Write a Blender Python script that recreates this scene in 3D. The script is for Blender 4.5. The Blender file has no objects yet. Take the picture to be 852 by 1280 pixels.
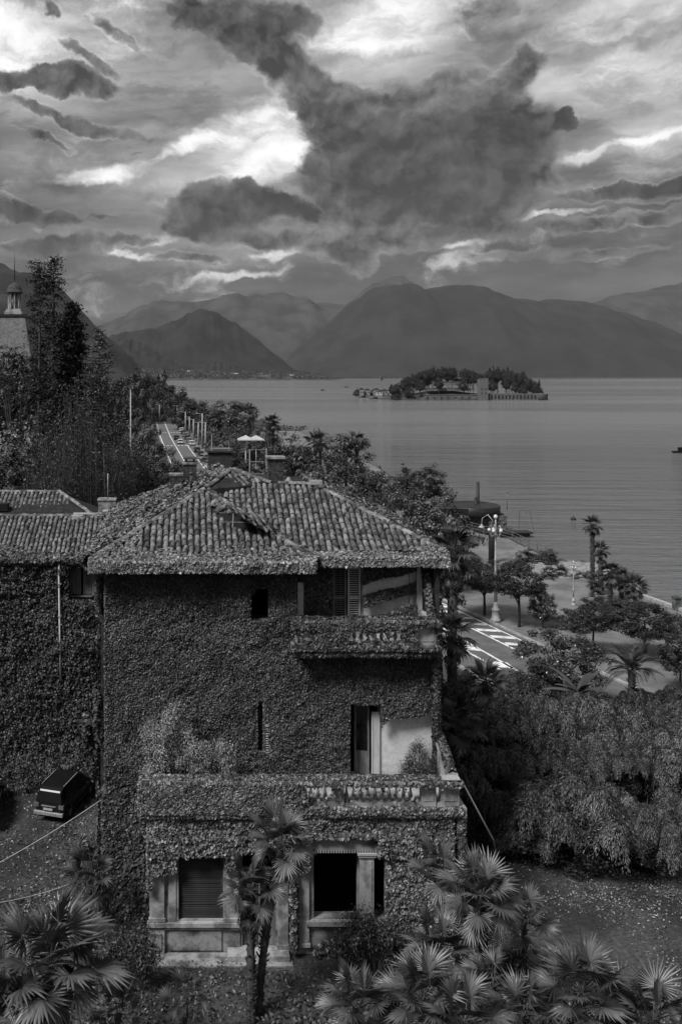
import bpy, bmesh, math, random
import numpy as np
from mathutils import Vector, Matrix
S = bpy.context.scene
COL = S.collection
PI = math.pi
rad = math.radians

# ------------------------------------------------------------------ camera
CZ = 20.0                      # eye height above the villa garden
FPX, CX, CY = 1100.0, 237.0, 469.0
cam = bpy.data.cameras.new('camera')
co = bpy.data.objects.new('camera', cam); COL.objects.link(co)
co.location = (0, 0, CZ); co.rotation_euler = (rad(90), 0, 0)
cam.sensor_fit = 'VERTICAL'; cam.sensor_height = 36
cam.lens = 36*FPX/1280
cam.shift_x = (426-CX)/1280; cam.shift_y = -(640-CY)/1280
cam.clip_start = 0.5; cam.clip_end = 60000
S.camera = co

# ------------------------------------------------------------------ colour, light
S.render.engine = 'CYCLES'
S.view_settings.view_transform = 'Standard'
S.view_settings.look = 'None'
S.view_settings.exposure = 0.0
S.view_settings.gamma = 1.0
S.cycles.max_bounces = 5
S.cycles.diffuse_bounces = 2
S.cycles.glossy_bounces = 2
S.cycles.transmission_bounces = 2
S.cycles.volume_bounces = 0
S.cycles.use_denoising = True
S.cycles.caustics_reflective = False
S.cycles.caustics_refractive = False

SUN_EL, SUN_AZ = 50.0, -130.0        # degrees; azimuth from the view direction, negative to the left
sl = bpy.data.lights.new('sun', 'SUN'); so = bpy.data.objects.new('sun', sl); COL.objects.link(so)
sl.energy = 4.1; sl.angle = rad(16); sl.color = (1, 1, 1)
d = Vector((math.sin(rad(SUN_AZ))*math.cos(rad(SUN_EL)), math.cos(rad(SUN_AZ))*math.cos(rad(SUN_EL)), math.sin(rad(SUN_EL))))
so.rotation_euler = (-d).to_track_quat('-Z', 'Y').to_euler()
so.location = (0, 0, 80)

class NT:
    """small helper for building node trees"""
    def __init__(s, nt): s.t = nt
    def n(s, kind, **kw):
        o = s.t.nodes.new(kind)
        for k, v in kw.items(): setattr(o, k, v)
        return o
    def put(s, sock, v):
        if isinstance(v, (int, float, tuple, list)): sock.default_value = v
        else: s.t.links.new(v, sock)
    def m(s, op, a, b=None, c=None, clamp=False):
        o = s.n('ShaderNodeMath', operation=op, use_clamp=clamp)
        s.put(o.inputs[0], a)
        if b is not None: s.put(o.inputs[1], b)
        if c is not None: s.put(o.inputs[2], c)
        return o.outputs[0]
    def vm(s, op, a, b=None, out=0):
        o = s.n('ShaderNodeVectorMath', operation=op)
        s.put(o.inputs[0], a)
        if b is not None:
            if op == 'SCALE': s.put(o.inputs['Scale'], b)
            else: s.put(o.inputs[1], b)
        return o.outputs['Value' if op in ('LENGTH', 'DOT_PRODUCT', 'DISTANCE') else 'Vector']
    def noise(s, vec, scale, detail=4, rough=0.5, lac=2.0, dist=0.0, col=False):
        o = s.n('ShaderNodeTexNoise'); s.put(o.inputs['Vector'], vec)
        o.inputs['Scale'].default_value = scale; o.inputs['Detail'].default_value = detail
        o.inputs['Roughness'].default_value = rough; o.inputs['Lacunarity'].default_value = lac
        o.inputs['Distortion'].default_value = dist
        return o.outputs['Color' if col else 'Fac']
    def mapping(s, vec, loc=(0,0,0), rot=(0,0,0), sc=(1,1,1), kind='POINT'):
        o = s.n('ShaderNodeMapping', vector_type=kind); s.put(o.inputs['Vector'], vec)
        o.inputs['Location'].default_value = loc; o.inputs['Rotation'].default_value = rot; o.inputs['Scale'].default_value = sc
        return o.outputs[0]
    def rng(s, v, a, b, c=0.0, d=1.0, interp='SMOOTHSTEP'):
        o = s.n('ShaderNodeMapRange', interpolation_type=interp, clamp=True) if interp == 'LINEAR' else s.n('ShaderNodeMapRange', interpolation_type=interp)
        s.put(o.inputs['Value'], v)
        for k, x in zip(('From Min', 'From Max', 'To Min', 'To Max'), (a, b, c, d)): s.put(o.inputs[k], x)
        return o.outputs['Result']
    def mix(s, f, a, b):
        o = s.n('ShaderNodeMix', data_type='FLOAT'); s.put(o.inputs[0], f); s.put(o.inputs[2], a); s.put(o.inputs[3], b)
        return o.outputs[0]
    def ramp(s, v, stops):
        o = s.n('ShaderNodeValToRGB'); s.put(o.inputs[0], v)
        e = o.color_ramp.elements
        while len(e) < len(stops): e.new(0.5)
        for q, (p, c) in zip(e, stops): q.position = p; q.color = (c, c, c, 1)
        return o.outputs['Color']

def build_sky():
    w = bpy.data.worlds.new('World'); S.world = w; w.use_nodes = True
    nt = w.node_tree; nt.nodes.clear(); N = NT(nt)
    tc = N.n('ShaderNodeTexCoord').outputs['Generated']
    sep = N.n('ShaderNodeSeparateXYZ'); N.put(sep.inputs[0], N.vm('NORMALIZE', tc))
    X, Y, Z = sep.outputs
    az = N.m('ARCTAN2', X, Y); el = N.m('ARCSINE', Z)
    cmb = N.n('ShaderNodeCombineXYZ'); N.put(cmb.inputs[0], az); N.put(cmb.inputs[1], el)
    P = cmb.outputs[0]
    # turbulent displacement of the cloud coordinates
    wn = N.noise(P, 9, 6, 0.62, col=True)
    wv = N.vm('SCALE', N.vm('SUBTRACT', wn, (0.5, 0.5, 0.5)), 0.05)
    PW = N.vm('ADD', P, wv)
    wn2 = N.vm('SCALE', N.vm('SUBTRACT', N.noise(P, 30, 3, 0.6, col=True), (0.5, 0.5, 0.5)), 0.02)
    PW = N.vm('ADD', PW, wn2)
    PB = N.vm('ADD', P, N.vm('SCALE', wv, 0.55))
    PB = N.vm('ADD', PB, N.vm('SCALE', wn2, 1.2))
    def blob(px, py, rx, ry, rot=0, amp=1.0, vec=None, p=1.0):
        dx = px-CX; a = math.atan(dx/FPX); e = math.atan((CY-py)/math.hypot(FPX, dx))
        v = N.mapping(vec or PW, (a, e, 0), (0, 0, rad(rot)), (rx/FPX*math.cos(a)**2, ry/FPX*math.cos(a), 1), 'TEXTURE')
        l = N.vm('LENGTH', v)
        return N.rng(l, 1.35, 0.25, 0.0, amp)
    def total(bl, vec=None):
        acc = None
        for b in bl:
            o = blob(*b, vec=vec)
            acc = o if acc is None else N.m('ADD', acc, o)
        return acc
    # high veil: brighter towards the zenith, streaked
    base = N.rng(el, 0.0, 0.10, 0.062, 0.115, 'LINEAR')
    base = N.m('ADD', base, N.rng(el, 0.08, 0.33, 0.0, 0.19))
    base = N.m('ADD', base, N.rng(el, 0.40, 1.2, 0.0, 0.10))
    soft = total([(800, 80, 190, 130, 0, 0.20), (60, 60, 150, 130, 0, 0.12), (330, 190, 170, 60, 15, 0.16), (740, 215, 150, 45, 12, .09), (480, 30, 120, 60, 0, .2),
                  (200, 300, 230, 45, 0, .06), (40, 180, 190, 60, 0, -.05), (700, 300, 300, 45, 0, -.045)], P)
    base = N.m('ADD', base, soft)
    st = N.noise(N.mapping(N.vm('ADD', P, N.vm('SCALE', wv, 0.5)), (0, 0, 0), (0, 0, rad(-20)), (3.2, 18, 1)), 1.0, 8, 0.58)
    base = N.m('MULTIPLY', base, N.rng(st, 0.34, 0.66, 0.55, 1.5, 'LINEAR'))
    st2 = N.noise(N.mapping(PW, (3, 1, 0), (0, 0, rad(-4)), (8, 24, 1)), 1.0, 7, 0.6)
    base = N.m('MULTIPLY', base, N.rng(st2, 0.3, 0.7, 0.75, 1.25, 'LINEAR'))
    # clear light openings where the low sky shows through (physical sky behind)
    sky = N.n('ShaderNodeTexSky', sky_type='NISHITA', sun_disc=False)
    sky.sun_elevation = rad(SUN_EL); sky.sun_rotation = rad(SUN_AZ); sky.dust_density = 3; sky.altitude = 200
    bw = N.n('ShaderNodeRGBToBW'); N.put(bw.inputs[0], sky.outputs[0])
    clear = N.m('ADD', N.m('MULTIPLY', bw.outputs[0], 0.06), 0.95)
    f1 = N.noise(N.mapping(PW, (1, 0, 0), (0, 0, rad(-10)), (0.8, 1.5, 1)), 10, 9, 0.65)
    brt = total([(8, 45, 75, 58, 0, 1.25), (150, 15, 70, 22, 0, .6), (468, 24, 90, 42, 5, 1.45), (345, 202, 80, 30, 18, 1.35), (300, 160, 90, 20, 12, 1.0), (215, 190, 60, 10, 20, .7), (115, 222, 62, 13, 6, 1.05),
                 (800, 172, 60, 8, 11, .9), (728, 195, 30, 10, 10, .95), (625, 190, 16, 7, 0, .6), (595, 6, 25, 7, 0, .95), (60, 290, 30, 10, 0, .6),
                 (660, 275, 90, 6, 6, .85), (160, 318, 55, 6, -8, .8), (70, 305, 60, 6, 5, .6), (190, 298, 40, 10, 0, .75), (345, 318, 36, 7, 0, .62), (720, 110, 110, 7, 24, .6), (780, 60, 110, 8, 24, .55), (700, 150, 60, 6, 14, .6), (820, 20, 60, 10, 20, .5), (180, 60, 60, 15, 0, .5),
                 (440, 60, 60, 12, -10, .6), (300, 345, 70, 6, 5, .6), (570, 310, 18, 6, 0, .6)], PB)
    bm = N.rng(N.m('ADD', brt, N.m('MULTIPLY', N.m('SUBTRACT', f1, 0.5), 3.4)), 0.15, 1.35)
    halo = N.m('MULTIPLY', total([(345, 195, 130, 60, 15, .16), (470, 40, 150, 60, 0, .22), (115, 222, 130, 30, 0, .12), (790, 172, 130, 20, 10, .12), (20, 50, 130, 80, 0, .15), (180, 305, 200, 30, 0, .07)], P), N.rng(f1, 0.35, 0.65, 0.3, 1.5, 'LINEAR'))
    base = N.m('ADD', base, halo)
    v = N.mix(bm, base, clear)
    # clouds outside the frame: the same broken cover
    gen = N.rng(N.noise(PW, 2.6, 6, 0.6), 0.42, 0.62, 0.0, 0.55)
    ina = N.m('MULTIPLY', N.rng(N.m('ABSOLUTE', N.m('SUBTRACT', az, 0.18)), 0.40, 0.60), 1.0)
    inb = N.rng(el, 0.42, 0.60)
    gen = N.m('MULTIPLY', gen, N.m('MAXIMUM', ina, inb))
    DK = [(545, 195, 150, 85, 0, 1.2), (640, 205, 62, 70, 0, .75), (610, 255, 90, 40, 0, .5), (460, 235, 130, 70, 0, .75), (600, 22, 60, 34, 0, .5), (655, 75, 34, 30, 40, .62), (590, 120, 80, 50, 0, .45),
          (420, 130, 95, 40, -22, .75), (335, 70, 85, 24, -22, .75), (290, 25, 80, 34, -15, .55), (225, 20, 50, 22, 0, .45), (355, 20, 60, 20, 0, .5), (375, 50, 50, 40, -40, .4),
          (268, 262, 78, 34, 0, 1.0), (340, 250, 70, 16, -28, .8), (250, 290, 90, 18, 0, .45), (85, 98, 75, 22, -4, 1.0), (10, 100, 32, 12, 0, .8), (95, 150, 110, 11, -16, .75), (60, 170, 50, 8, -14, .6),
          (12, 262, 40, 22, -15, .8), (60, 275, 55, 18, -10, .85), (125, 272, 24, 7, 0, .7), (165, 200, 16, 4, 20, .45), (70, 14, 14, 10, -45, .6), (705, 156, 13, 11, 0, 1.05), (770, 238, 95, 10, 7, .85),
          (830, 232, 70, 16, 7, .6), (445, 330, 28, 18, 0, .8), (85, 310, 60, 14, 0, .5), (520, 300, 210, 18, 0, .45), (150, 300, 60, 10, 0, .55), (40, 312, 60, 12, 4, .6), (230, 325, 70, 9, 0, .55), (330, 300, 60, 12, 0, .5), (410, 318, 50, 14, 0, .5), (620, 325, 120, 10, 2, .4), (780, 275, 110, 12, 6, .55), (760, 320, 90, 10, 4, .4), (150, 40, 50, 12, -35, .5), (115, 70, 60, 8, -20, .5)]
    dens = N.m('ADD', total(DK), gen)
    f2 = N.mix(0.5, N.noise(PW, 7, 9, 0.64), N.noise(N.mapping(PW, (5, 2, 0), (0, 0, rad(12)), (1, 1.7, 1)), 13, 8, 0.62))
    dd = N.m('ADD', N.m('MULTIPLY', dens, 1.25), N.m('MULTIPLY', N.m('SUBTRACT', f2, 0.5), N.rng(dens, 0.5, 1.5, 2.3, 1.3, 'LINEAR')))
    dm = N.rng(dd, 0.24, 0.66)
    # relief: the same noise a little nearer the light
    f3 = N.noise(N.vm('ADD', PW, (0.006, -0.011, 0)), 15, 4, 0.6)
    f4 = N.noise(PW, 15, 4, 0.6)
    rel = N.m('ADD', N.m('MULTIPLY', N.m('SUBTRACT', f3, f4), N.rng(dens, 0.4, 1.4, 1.0, 0.35, 'LINEAR')), N.m('MULTIPLY', N.m('SUBTRACT', N.noise(PW, 7, 5, 0.55), 0.5), 0.09))
    big = N.rng(dens, 0.3, 1.6, 0.035, -0.03, 'LINEAR')
    hi = N.rng(el, 0.25, 0.42, 0.0, 0.015)
    shade = N.m('ADD', N.m('ADD', N.m('ADD', rel, 0.085), big), hi)
    shade = N.m('ADD', shade, N.rng(dd, 0.30, 0.90, 0.15, 0.0, 'LINEAR'))
    shade = N.m('ADD', shade, N.m('MULTIPLY', blob(510, 105, 110, 60, -15, .10), N.rng(f1, 0.35, 0.65, 0.2, 1.6, 'LINEAR')))
    shade = N.m('MAXIMUM', shade, 0.035)
    rim = N.m('MULTIPLY', N.rng(dd, 0.16, 0.36), N.rng(dd, 0.36, 0.60, 1.0, 0.0))
    v = N.m('ADD', v, N.m('MULTIPLY', rim, N.rng(f1, 0.4, 0.62, 0.0, 0.16)))
    v = N.mix(N.m('MULTIPLY', dm, 0.97), v, shade)
    v = N.m('MAXIMUM', v, 0.03)
    lc = N.rng(N.noise(N.mapping(PW, (7, 3, 0), (0, 0, rad(6)), (7, 17, 1)), 1.0, 8, 0.62), 0.46, 0.60, 0.0, 0.6)
    v = N.mix(N.m('MULTIPLY', lc, N.rng(el, 0.03, 0.12)), v, N.m('MULTIPLY', v, 0.42))
    # below the horizon: dull ground light
    v = N.mix(N.rng(el, -0.03, -0.005), 0.04, v)
    bg = N.n('ShaderNodeBackground'); N.put(bg.inputs[0], v); bg.inputs[1].default_value = SKY
    out = N.n('ShaderNodeOutputWorld'); N.put(out.inputs[0], bg.outputs[0])
    w.cycles.sampling_method = 'MANUAL'; w.cycles.sample_map_resolution = 512
SKY = 1.0
build_sky()
# ------------------------------------------------------------------ helpers
def tag(o, label=None, cat=None, group=None, kind=None):
    if label: o['label'] = label
    if cat: o['category'] = cat
    if group: o['group'] = group
    if kind: o['kind'] = kind
    return o

def empty(name, loc=(0,0,0), rz=0.0, label=None, cat=None, group=None):
    o = bpy.data.objects.new(name, None); COL.objects.link(o)
    o.location = loc; o.rotation_euler = (0, 0, rz); o.empty_display_size = 0.3
    return tag(o, label, cat, group)

def link(name, me, parent=None, loc=(0,0,0), rot=(0,0,0), sc=(1,1,1)):
    o = bpy.data.objects.new(name, me); COL.objects.link(o)
    o.parent = parent; o.location = loc; o.rotation_euler = rot; o.scale = sc
    return o

def kids(o): return [c for c in bpy.data.objects if c.parent == o]
KIDS = {}
def copy_tree(o, parent=None):
    if o.name not in KIDS: KIDS[o.name] = kids(o)
    c = o.copy(); COL.objects.link(c); c.parent = parent
    for ch in KIDS[o.name]: copy_tree(ch, c)
    return c

def np_mesh(name, v, f, mat=None, smooth=False, mi=None):
    """v (n,3), f (m,k) all faces the same size"""
    me = bpy.data.meshes.new(name)
    v = np.asarray(v, np.float32); f = np.asarray(f, np.int32)
    n, k = f.shape
    me.vertices.add(len(v)); me.vertices.foreach_set('co', v.ravel())
    me.loops.add(n*k); me.loops.foreach_set('vertex_index', f.ravel())
    me.polygons.add(n); me.polygons.foreach_set('loop_start', np.arange(0, n*k, k, dtype=np.int32))
    me.polygons.foreach_set('loop_total', np.full(n, k, np.int32))
    if smooth: me.polygons.foreach_set('use_smooth', np.ones(n, bool))
    if mat:
        for m in (mat if isinstance(mat, (list, tuple)) else [mat]): me.materials.append(m)
    if mi is not None: me.polygons.foreach_set('material_index', np.asarray(mi, np.int32))
    me.update(calc_edges=True); me.validate()
    return me

class MB:
    """collects simple solids into one mesh"""
    def __init__(s): s.v = []; s.f = []; s.sm = []
    def add(s, vs, fs, smooth=False):
        b = len(s.v); s.v += [tuple(p) for p in vs]
        s.f += [tuple(i+b for i in q) for q in fs]; s.sm += [smooth]*len(fs)
        return s
    def box(s, x0, x1, y0, y1, z0, z1, M=None):
        vs = [(x0,y0,z0),(x1,y0,z0),(x1,y1,z0),(x0,y1,z0),(x0,y0,z1),(x1,y0,z1),(x1,y1,z1),(x0,y1,z1)]
        if M is not None: vs = [M @ Vector(p) for p in vs]
        return s.add(vs, [(0,3,2,1),(4,5,6,7),(0,1,5,4),(1,2,6,5),(2,3,7,6),(3,0,4,7)])
    def beam(s, a, b, w, h, up=(0,0,1)):
        a = Vector(a); b = Vector(b); t = (b-a).normalized(); u = t.cross(Vector(up))
        if u.length < 1e-3: u = t.cross(Vector((1,0,0)))
        u.normalize(); n = u.cross(t); vs = []
        for p in (a, b):
            for i, j in ((-1,-1),(1,-1),(1,1),(-1,1)): vs.append(p+u*(i*w/2)+n*(j*h/2))
        return s.add(vs, [(0,1,2,3),(7,6,5,4),(0,4,5,1),(1,5,6,2),(2,6,7,3),(3,7,4,0)])
    def tube(s, pts, r, n=8, cap=True):
        pts = [Vector(p) for p in pts]
        if isinstance(r, (int, float)): r = [r]*len(pts)
        vs = []; fs = []; ref = Vector((0.31, 0.17, 0.93))
        for i, p in enumerate(pts):
            t = (pts[min(i+1, len(pts)-1)]-pts[max(i-1, 0)]).normalized()
            u = t.cross(ref if abs(t.dot(ref)) < 0.95 else Vector((1,0,0))).normalized(); w = t.cross(u)
            for k in range(n):
                a = 2*PI*k/n; vs.append(p+(u*math.cos(a)+w*math.sin(a))*r[i])
        for i in range(len(pts)-1):
            for k in range(n):
                k2 = (k+1) % n; fs.append((i*n+k, (i+1)*n+k, (i+1)*n+k2, i*n+k2))
        if cap:
            fs.append(tuple(range(n))); fs.append(tuple((len(pts)-1)*n+k for k in reversed(range(n))))
        return s.add(vs, fs, True)
    def lathe(s, prof, c=(0,0,0), n=12, smooth=True):
        vs = []; fs = []
        for r, z in prof:
            for k in range(n):
                a = 2*PI*k/n; vs.append((c[0]+r*math.cos(a), c[1]+r*math.sin(a), c[2]+z))
        m = len(prof)
        for i in range(m-1):
            for k in range(n):
                k2 = (k+1) % n; fs.append((i*n+k, i*n+k2, (i+1)*n+k2, (i+1)*n+k))
        fs.append(tuple(reversed(range(n)))); fs.append(tuple((m-1)*n+k for k in range(n)))
        return s.add(vs, fs, smooth)
    def prism(s, poly, y0, y1, axis='y'):
        """poly of (a,b) extruded along an axis"""
        n = len(poly); q = {'y': lambda a, b, t: (a, t, b), 'x': lambda a, b, t: (t, a, b), 'z': lambda a, b, t: (a, b, t)}[axis]
        vs = [q(a, b, y0) for a, b in poly]+[q(a, b, y1) for a, b in poly]
        fs = [tuple(range(n)), tuple(reversed(range(n, 2*n)))]+[((i+1) % n, i, n+i, n+(i+1) % n) for i in range(n)]
        return s.add(vs, fs)
    def mesh(s, name, mat=None):
        me = bpy.data.meshes.new(name); me.from_pydata(s.v, [], s.f)
        me.polygons.foreach_set('use_smooth', s.sm)
        if mat: me.materials.append(mat)
        bm = bmesh.new(); bm.from_mesh(me); bmesh.ops.recalc_face_normals(bm, faces=bm.faces); bm.to_mesh(me); bm.free()
        me.update(); return me
    def obj(s, name, mat=None, parent=None, loc=(0,0,0), rot=(0,0,0), bevel=0.0):
        o = link(name, s.mesh(name, mat), parent, loc, rot)
        if bevel:
            b = o.modifiers.new('bevel', 'BEVEL'); b.width = bevel; b.segments = 1; b.limit_method = 'ANGLE'
        return o

# value noise (numpy)
_R = np.random.RandomState(5); _TAB = _R.rand(256, 256)
def vnoise(x, y):
    x = np.asarray(x, float); y = np.asarray(y, float)
    xi = np.floor(x).astype(int); yi = np.floor(y).astype(int); fx = x-xi; fy = y-yi
    fx = fx*fx*(3-2*fx); fy = fy*fy*(3-2*fy)
    g = lambda a, b: _TAB[a % 256, b % 256]
    return (g(xi,yi)*(1-fx)+g(xi+1,yi)*fx)*(1-fy)+(g(xi,yi+1)*(1-fx)+g(xi+1,yi+1)*fx)*fy
def fbm(x, y, o=5, g=0.5):
    t = 0; a = 1; n = 0
    for i in range(o):
        t = t+a*vnoise(x*2**i+17.3*i, y*2**i+9.1*i); n += a; a *= g
    return t/n

# ------------------------------------------------------------------ materials
MATS = {}
def mat(name, a, b=None, rough=0.8, scale=3.0, detail=6, bump=0.0, bscale=None, stretch=(1,1,1), spec=0.3, island=0.0, metal=0.0, contrast=(0.35, 0.65), space='Object'):
    """grey procedural surface running from albedo a to b along a noise, with grain and relief"""
    if name in MATS: return MATS[name]
    m = bpy.data.materials.new(name); m.use_nodes = True; nt = m.node_tree; N = NT(nt)
    bs = nt.nodes['Principled BSDF']; b = a if b is None else b
    tc = N.n('ShaderNodeTexCoord').outputs['Object'] if space == 'Object' else N.n('ShaderNodeNewGeometry').outputs['Position']
    v = N.mapping(tc, sc=stretch)
    f = N.rng(N.noise(v, scale, detail, 0.6), contrast[0], contrast[1], a, b)
    g = N.m('MULTIPLY', f, N.rng(N.noise(v, scale*9, 3, 0.6), 0.3, 0.7, 0.86, 1.14, 'LINEAR'))
    if island:
        geo = N.n('ShaderNodeNewGeometry'); oi = N.n('ShaderNodeObjectInfo')
        r = N.m('FRACT', N.m('ADD', geo.outputs['Random Per Island'], oi.outputs['Random']))
        g = N.m('MULTIPLY', g, N.rng(r, 0, 1, 1-island, 1+island, 'LINEAR'))
    N.put(bs.inputs['Base Color'], g)
    bs.inputs['Roughness'].default_value = rough; bs.inputs['Specular IOR Level'].default_value = spec; bs.inputs['Metallic'].default_value = metal
    if bump:
        bp = N.n('ShaderNodeBump'); bp.inputs['Distance'].default_value = bump
        N.put(bp.inputs['Height'], N.noise(v, bscale or scale*4, 5, 0.6)); nt.links.new(bp.outputs[0], bs.inputs['Normal'])
    MATS[name] = m
    return m
def leafmat(name, lo, hi, rough=0.5, spec=0.4, cl=0.6, trans=0.0):
    """foliage: every leaf its own tone, plus broader clumps of older and younger leaves"""
    if name in MATS: return MATS[name]
    m = bpy.data.materials.new(name); m.use_nodes = True; nt = m.node_tree; N = NT(nt)
    bs = nt.nodes['Principled BSDF']; geo = N.n('ShaderNodeNewGeometry')
    r = N.rng(N.m('POWER', geo.outputs['Random Per Island'], 1.8), 0, 1, lo*.6, hi*1.1, 'LINEAR')
    c = N.rng(N.noise(geo.outputs['Position'], cl, 3, 0.5), 0.35, 0.65, 0.75, 1.3)
    oi = N.n('ShaderNodeObjectInfo').outputs['Random']
    g = N.m('MULTIPLY', N.m('MULTIPLY', r, c), N.rng(oi, 0, 1, 0.85, 1.15, 'LINEAR'))
    N.put(bs.inputs['Base Color'], g); bs.inputs['Roughness'].default_value = rough; bs.inputs['Specular IOR Level'].default_value = spec
    if trans:
        tr = N.n('ShaderNodeBsdfTranslucent'); N.put(tr.inputs[0], g); mx = N.n('ShaderNodeMixShader'); mx.inputs[0].default_value = trans
        nt.links.new(bs.outputs[0], mx.inputs[1]); nt.links.new(tr.outputs[0], mx.inputs[2]); nt.links.new(mx.outputs[0], nt.nodes['Material Output'].inputs[0])
    MATS[name] = m
    return m

# ------------------------------------------------------------------ land, lake, mountains
LZ = -3.5      # lake level
RZ = -1.0      # street level
YK = [-60, 20, 54, 69.2, 81.3, 130, 186.7, 238, 300, 400, 470]
XK = [64, 41, 31, 26.9, 23.7, 14.6, 6.6, 3.4, -0.4, -5.4, -12]
def kerb_x(y): return float(np.interp(y, YK, XK))
def road_w(y): return float(np.interp(y, [100, 200], [9.0, 9.9]))
YC = [-200, 60, 77.8, 84, 86, 90, 98.6, 99.2, 103.6, 112, 116, 121, 133, 200, 340, 500, 800, 900, 1200, 1500]
XC = [140, 50, 43.6, 42.4, 44.6, 45.6, 45.2, 41.6, 41.2, 41.0, 38.6, 37.5, 38, 43, 41, 22, -12, -90, -420, -900]
def coast_x(y): return float(np.interp(y, YC, XC))
def ground_z(x, y):
    xl = kerb_x(y)-road_w(y)
    t = min(1, max(0, (x-(xl-6))/5.0)); t = t*t*(3-2*t)
    k = min(1, max(0, (y-70)/40)); base = -k
    z = base*(1-t)+(-1.04)*t
    if x > kerb_x(y)+0.1: z = -0.94
    z += 0.06*math.sin(x*0.7+1)*math.sin(y*0.45)*(1-t)
    if x < -22: z += (-22-x)*0.06
    return z

def build_land():
    m = bpy.data.materials.new('earth'); m.use_nodes = True; nt = m.node_tree; N = NT(nt); bs = nt.nodes['Principled BSDF']
    pos = N.n('ShaderNodeNewGeometry').outputs['Position']
    a = N.rng(N.noise(pos, 0.35, 6, 0.6), 0.38, 0.62, 0.022, 0.065)
    b = N.rng(N.noise(pos, 6, 5, 0.7), 0.35, 0.7, 0.6, 1.5)
    N.put(bs.inputs['Base Color'], N.m('MULTIPLY', a, b)); bs.inputs['Roughness'].default_value = 0.95
    bp = N.n('ShaderNodeBump'); bp.inputs['Distance'].default_value = 0.06; N.put(bp.inputs['Height'], N.noise(pos, 5, 6, 0.65)); nt.links.new(bp.outputs[0], bs.inputs['Normal'])
    MATS['earth'] = m
    ys = list(np.arange(-60, 140, 1.0))+list(np.arange(140, 520, 5.0))+list(np.arange(520, 1520, 20.0))
    vs = []; fs = []; nc = 0
    for y in ys:
        cx = coast_x(y); xs = [-1500, -700, -300, -150, -90, -60]+list(np.linspace(-45, 0, 46)[:-1])
        xl = kerb_x(y)-road_w(y)
        xs = [x for x in xs]
        if cx < 5: xs = list(np.linspace(-1500, cx-70, 52))
        tail = [xl-12, xl-6, xl-5, xl-4, xl-3, xl-2, xl-1, xl, kerb_x(y), kerb_x(y)+0.15, (kerb_x(y)+cx)/2, cx-0.5, cx]
        if cx < 5: tail = list(np.linspace(cx-60, cx, 13))
        row = xs[:51]+tail; row = sorted(row); nc = len(row)+1
        for x in row:
            vs.append((x, y, ground_z(x, y) if y < 520 else -1.0+0.02*max(0, -x-30)*0.3))
        vs.append((cx+0.3, y, -8))
    for i in range(len(ys)-1):
        for j in range(nc-1):
            fs.append((i*nc+j, i*nc+j+1, (i+1)*nc+j+1, (i+1)*nc+j))
    tag(link('ground', np_mesh('ground', vs, fs, m, True)), kind='structure')

    # lake
    w = bpy.data.materials.new('lake_water'); w.use_nodes = True; nt = w.node_tree; N = NT(nt); bs = nt.nodes['Principled BSDF']
    pos = N.n('ShaderNodeNewGeometry').outputs['Position']
    c = N.rng(N.noise(N.mapping(pos, sc=(0.0009, 0.004, 1)), 1.0, 5, 0.55), 0.42, 0.6, 0.0, 1.0)
    N.put(bs.inputs['Base Color'], N.mix(c, 0.14, 0.20))
    N.put(bs.inputs['Roughness'], N.mix(c, 0.07, 0.16)); bs.inputs['IOR'].default_value = 1.33; bs.inputs['Specular IOR Level'].default_value = 0.6
    h1 = N.noise(N.mapping(pos, rot=(0, 0, rad(-8)), sc=(0.035, 0.17, 1)), 1.0, 6, 0.68)
    h2 = N.noise(N.mapping(pos, rot=(0, 0, rad(10)), sc=(0.03, 0.12, 1)), 1.0, 3, 0.5)
    bp = N.n('ShaderNodeBump'); bp.inputs['Distance'].default_value = 1.0; bp.inputs['Strength'].default_value = 1.0
    N.put(bp.inputs['Height'], N.m('ADD', N.m('MULTIPLY', h1, N.mix(c, 2.0, 3.5)), N.m('MULTIPLY', h2, 1.2))); nt.links.new(bp.outputs[0], bs.inputs['Normal'])
    L = 26000
    me = np_mesh('lake', [(-L, -800, LZ), (L, -800, LZ), (L, L, LZ), (-L, L, LZ)], [(0, 1, 2, 3)], w)
    tag(link('lake', me), kind='structure')
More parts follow.
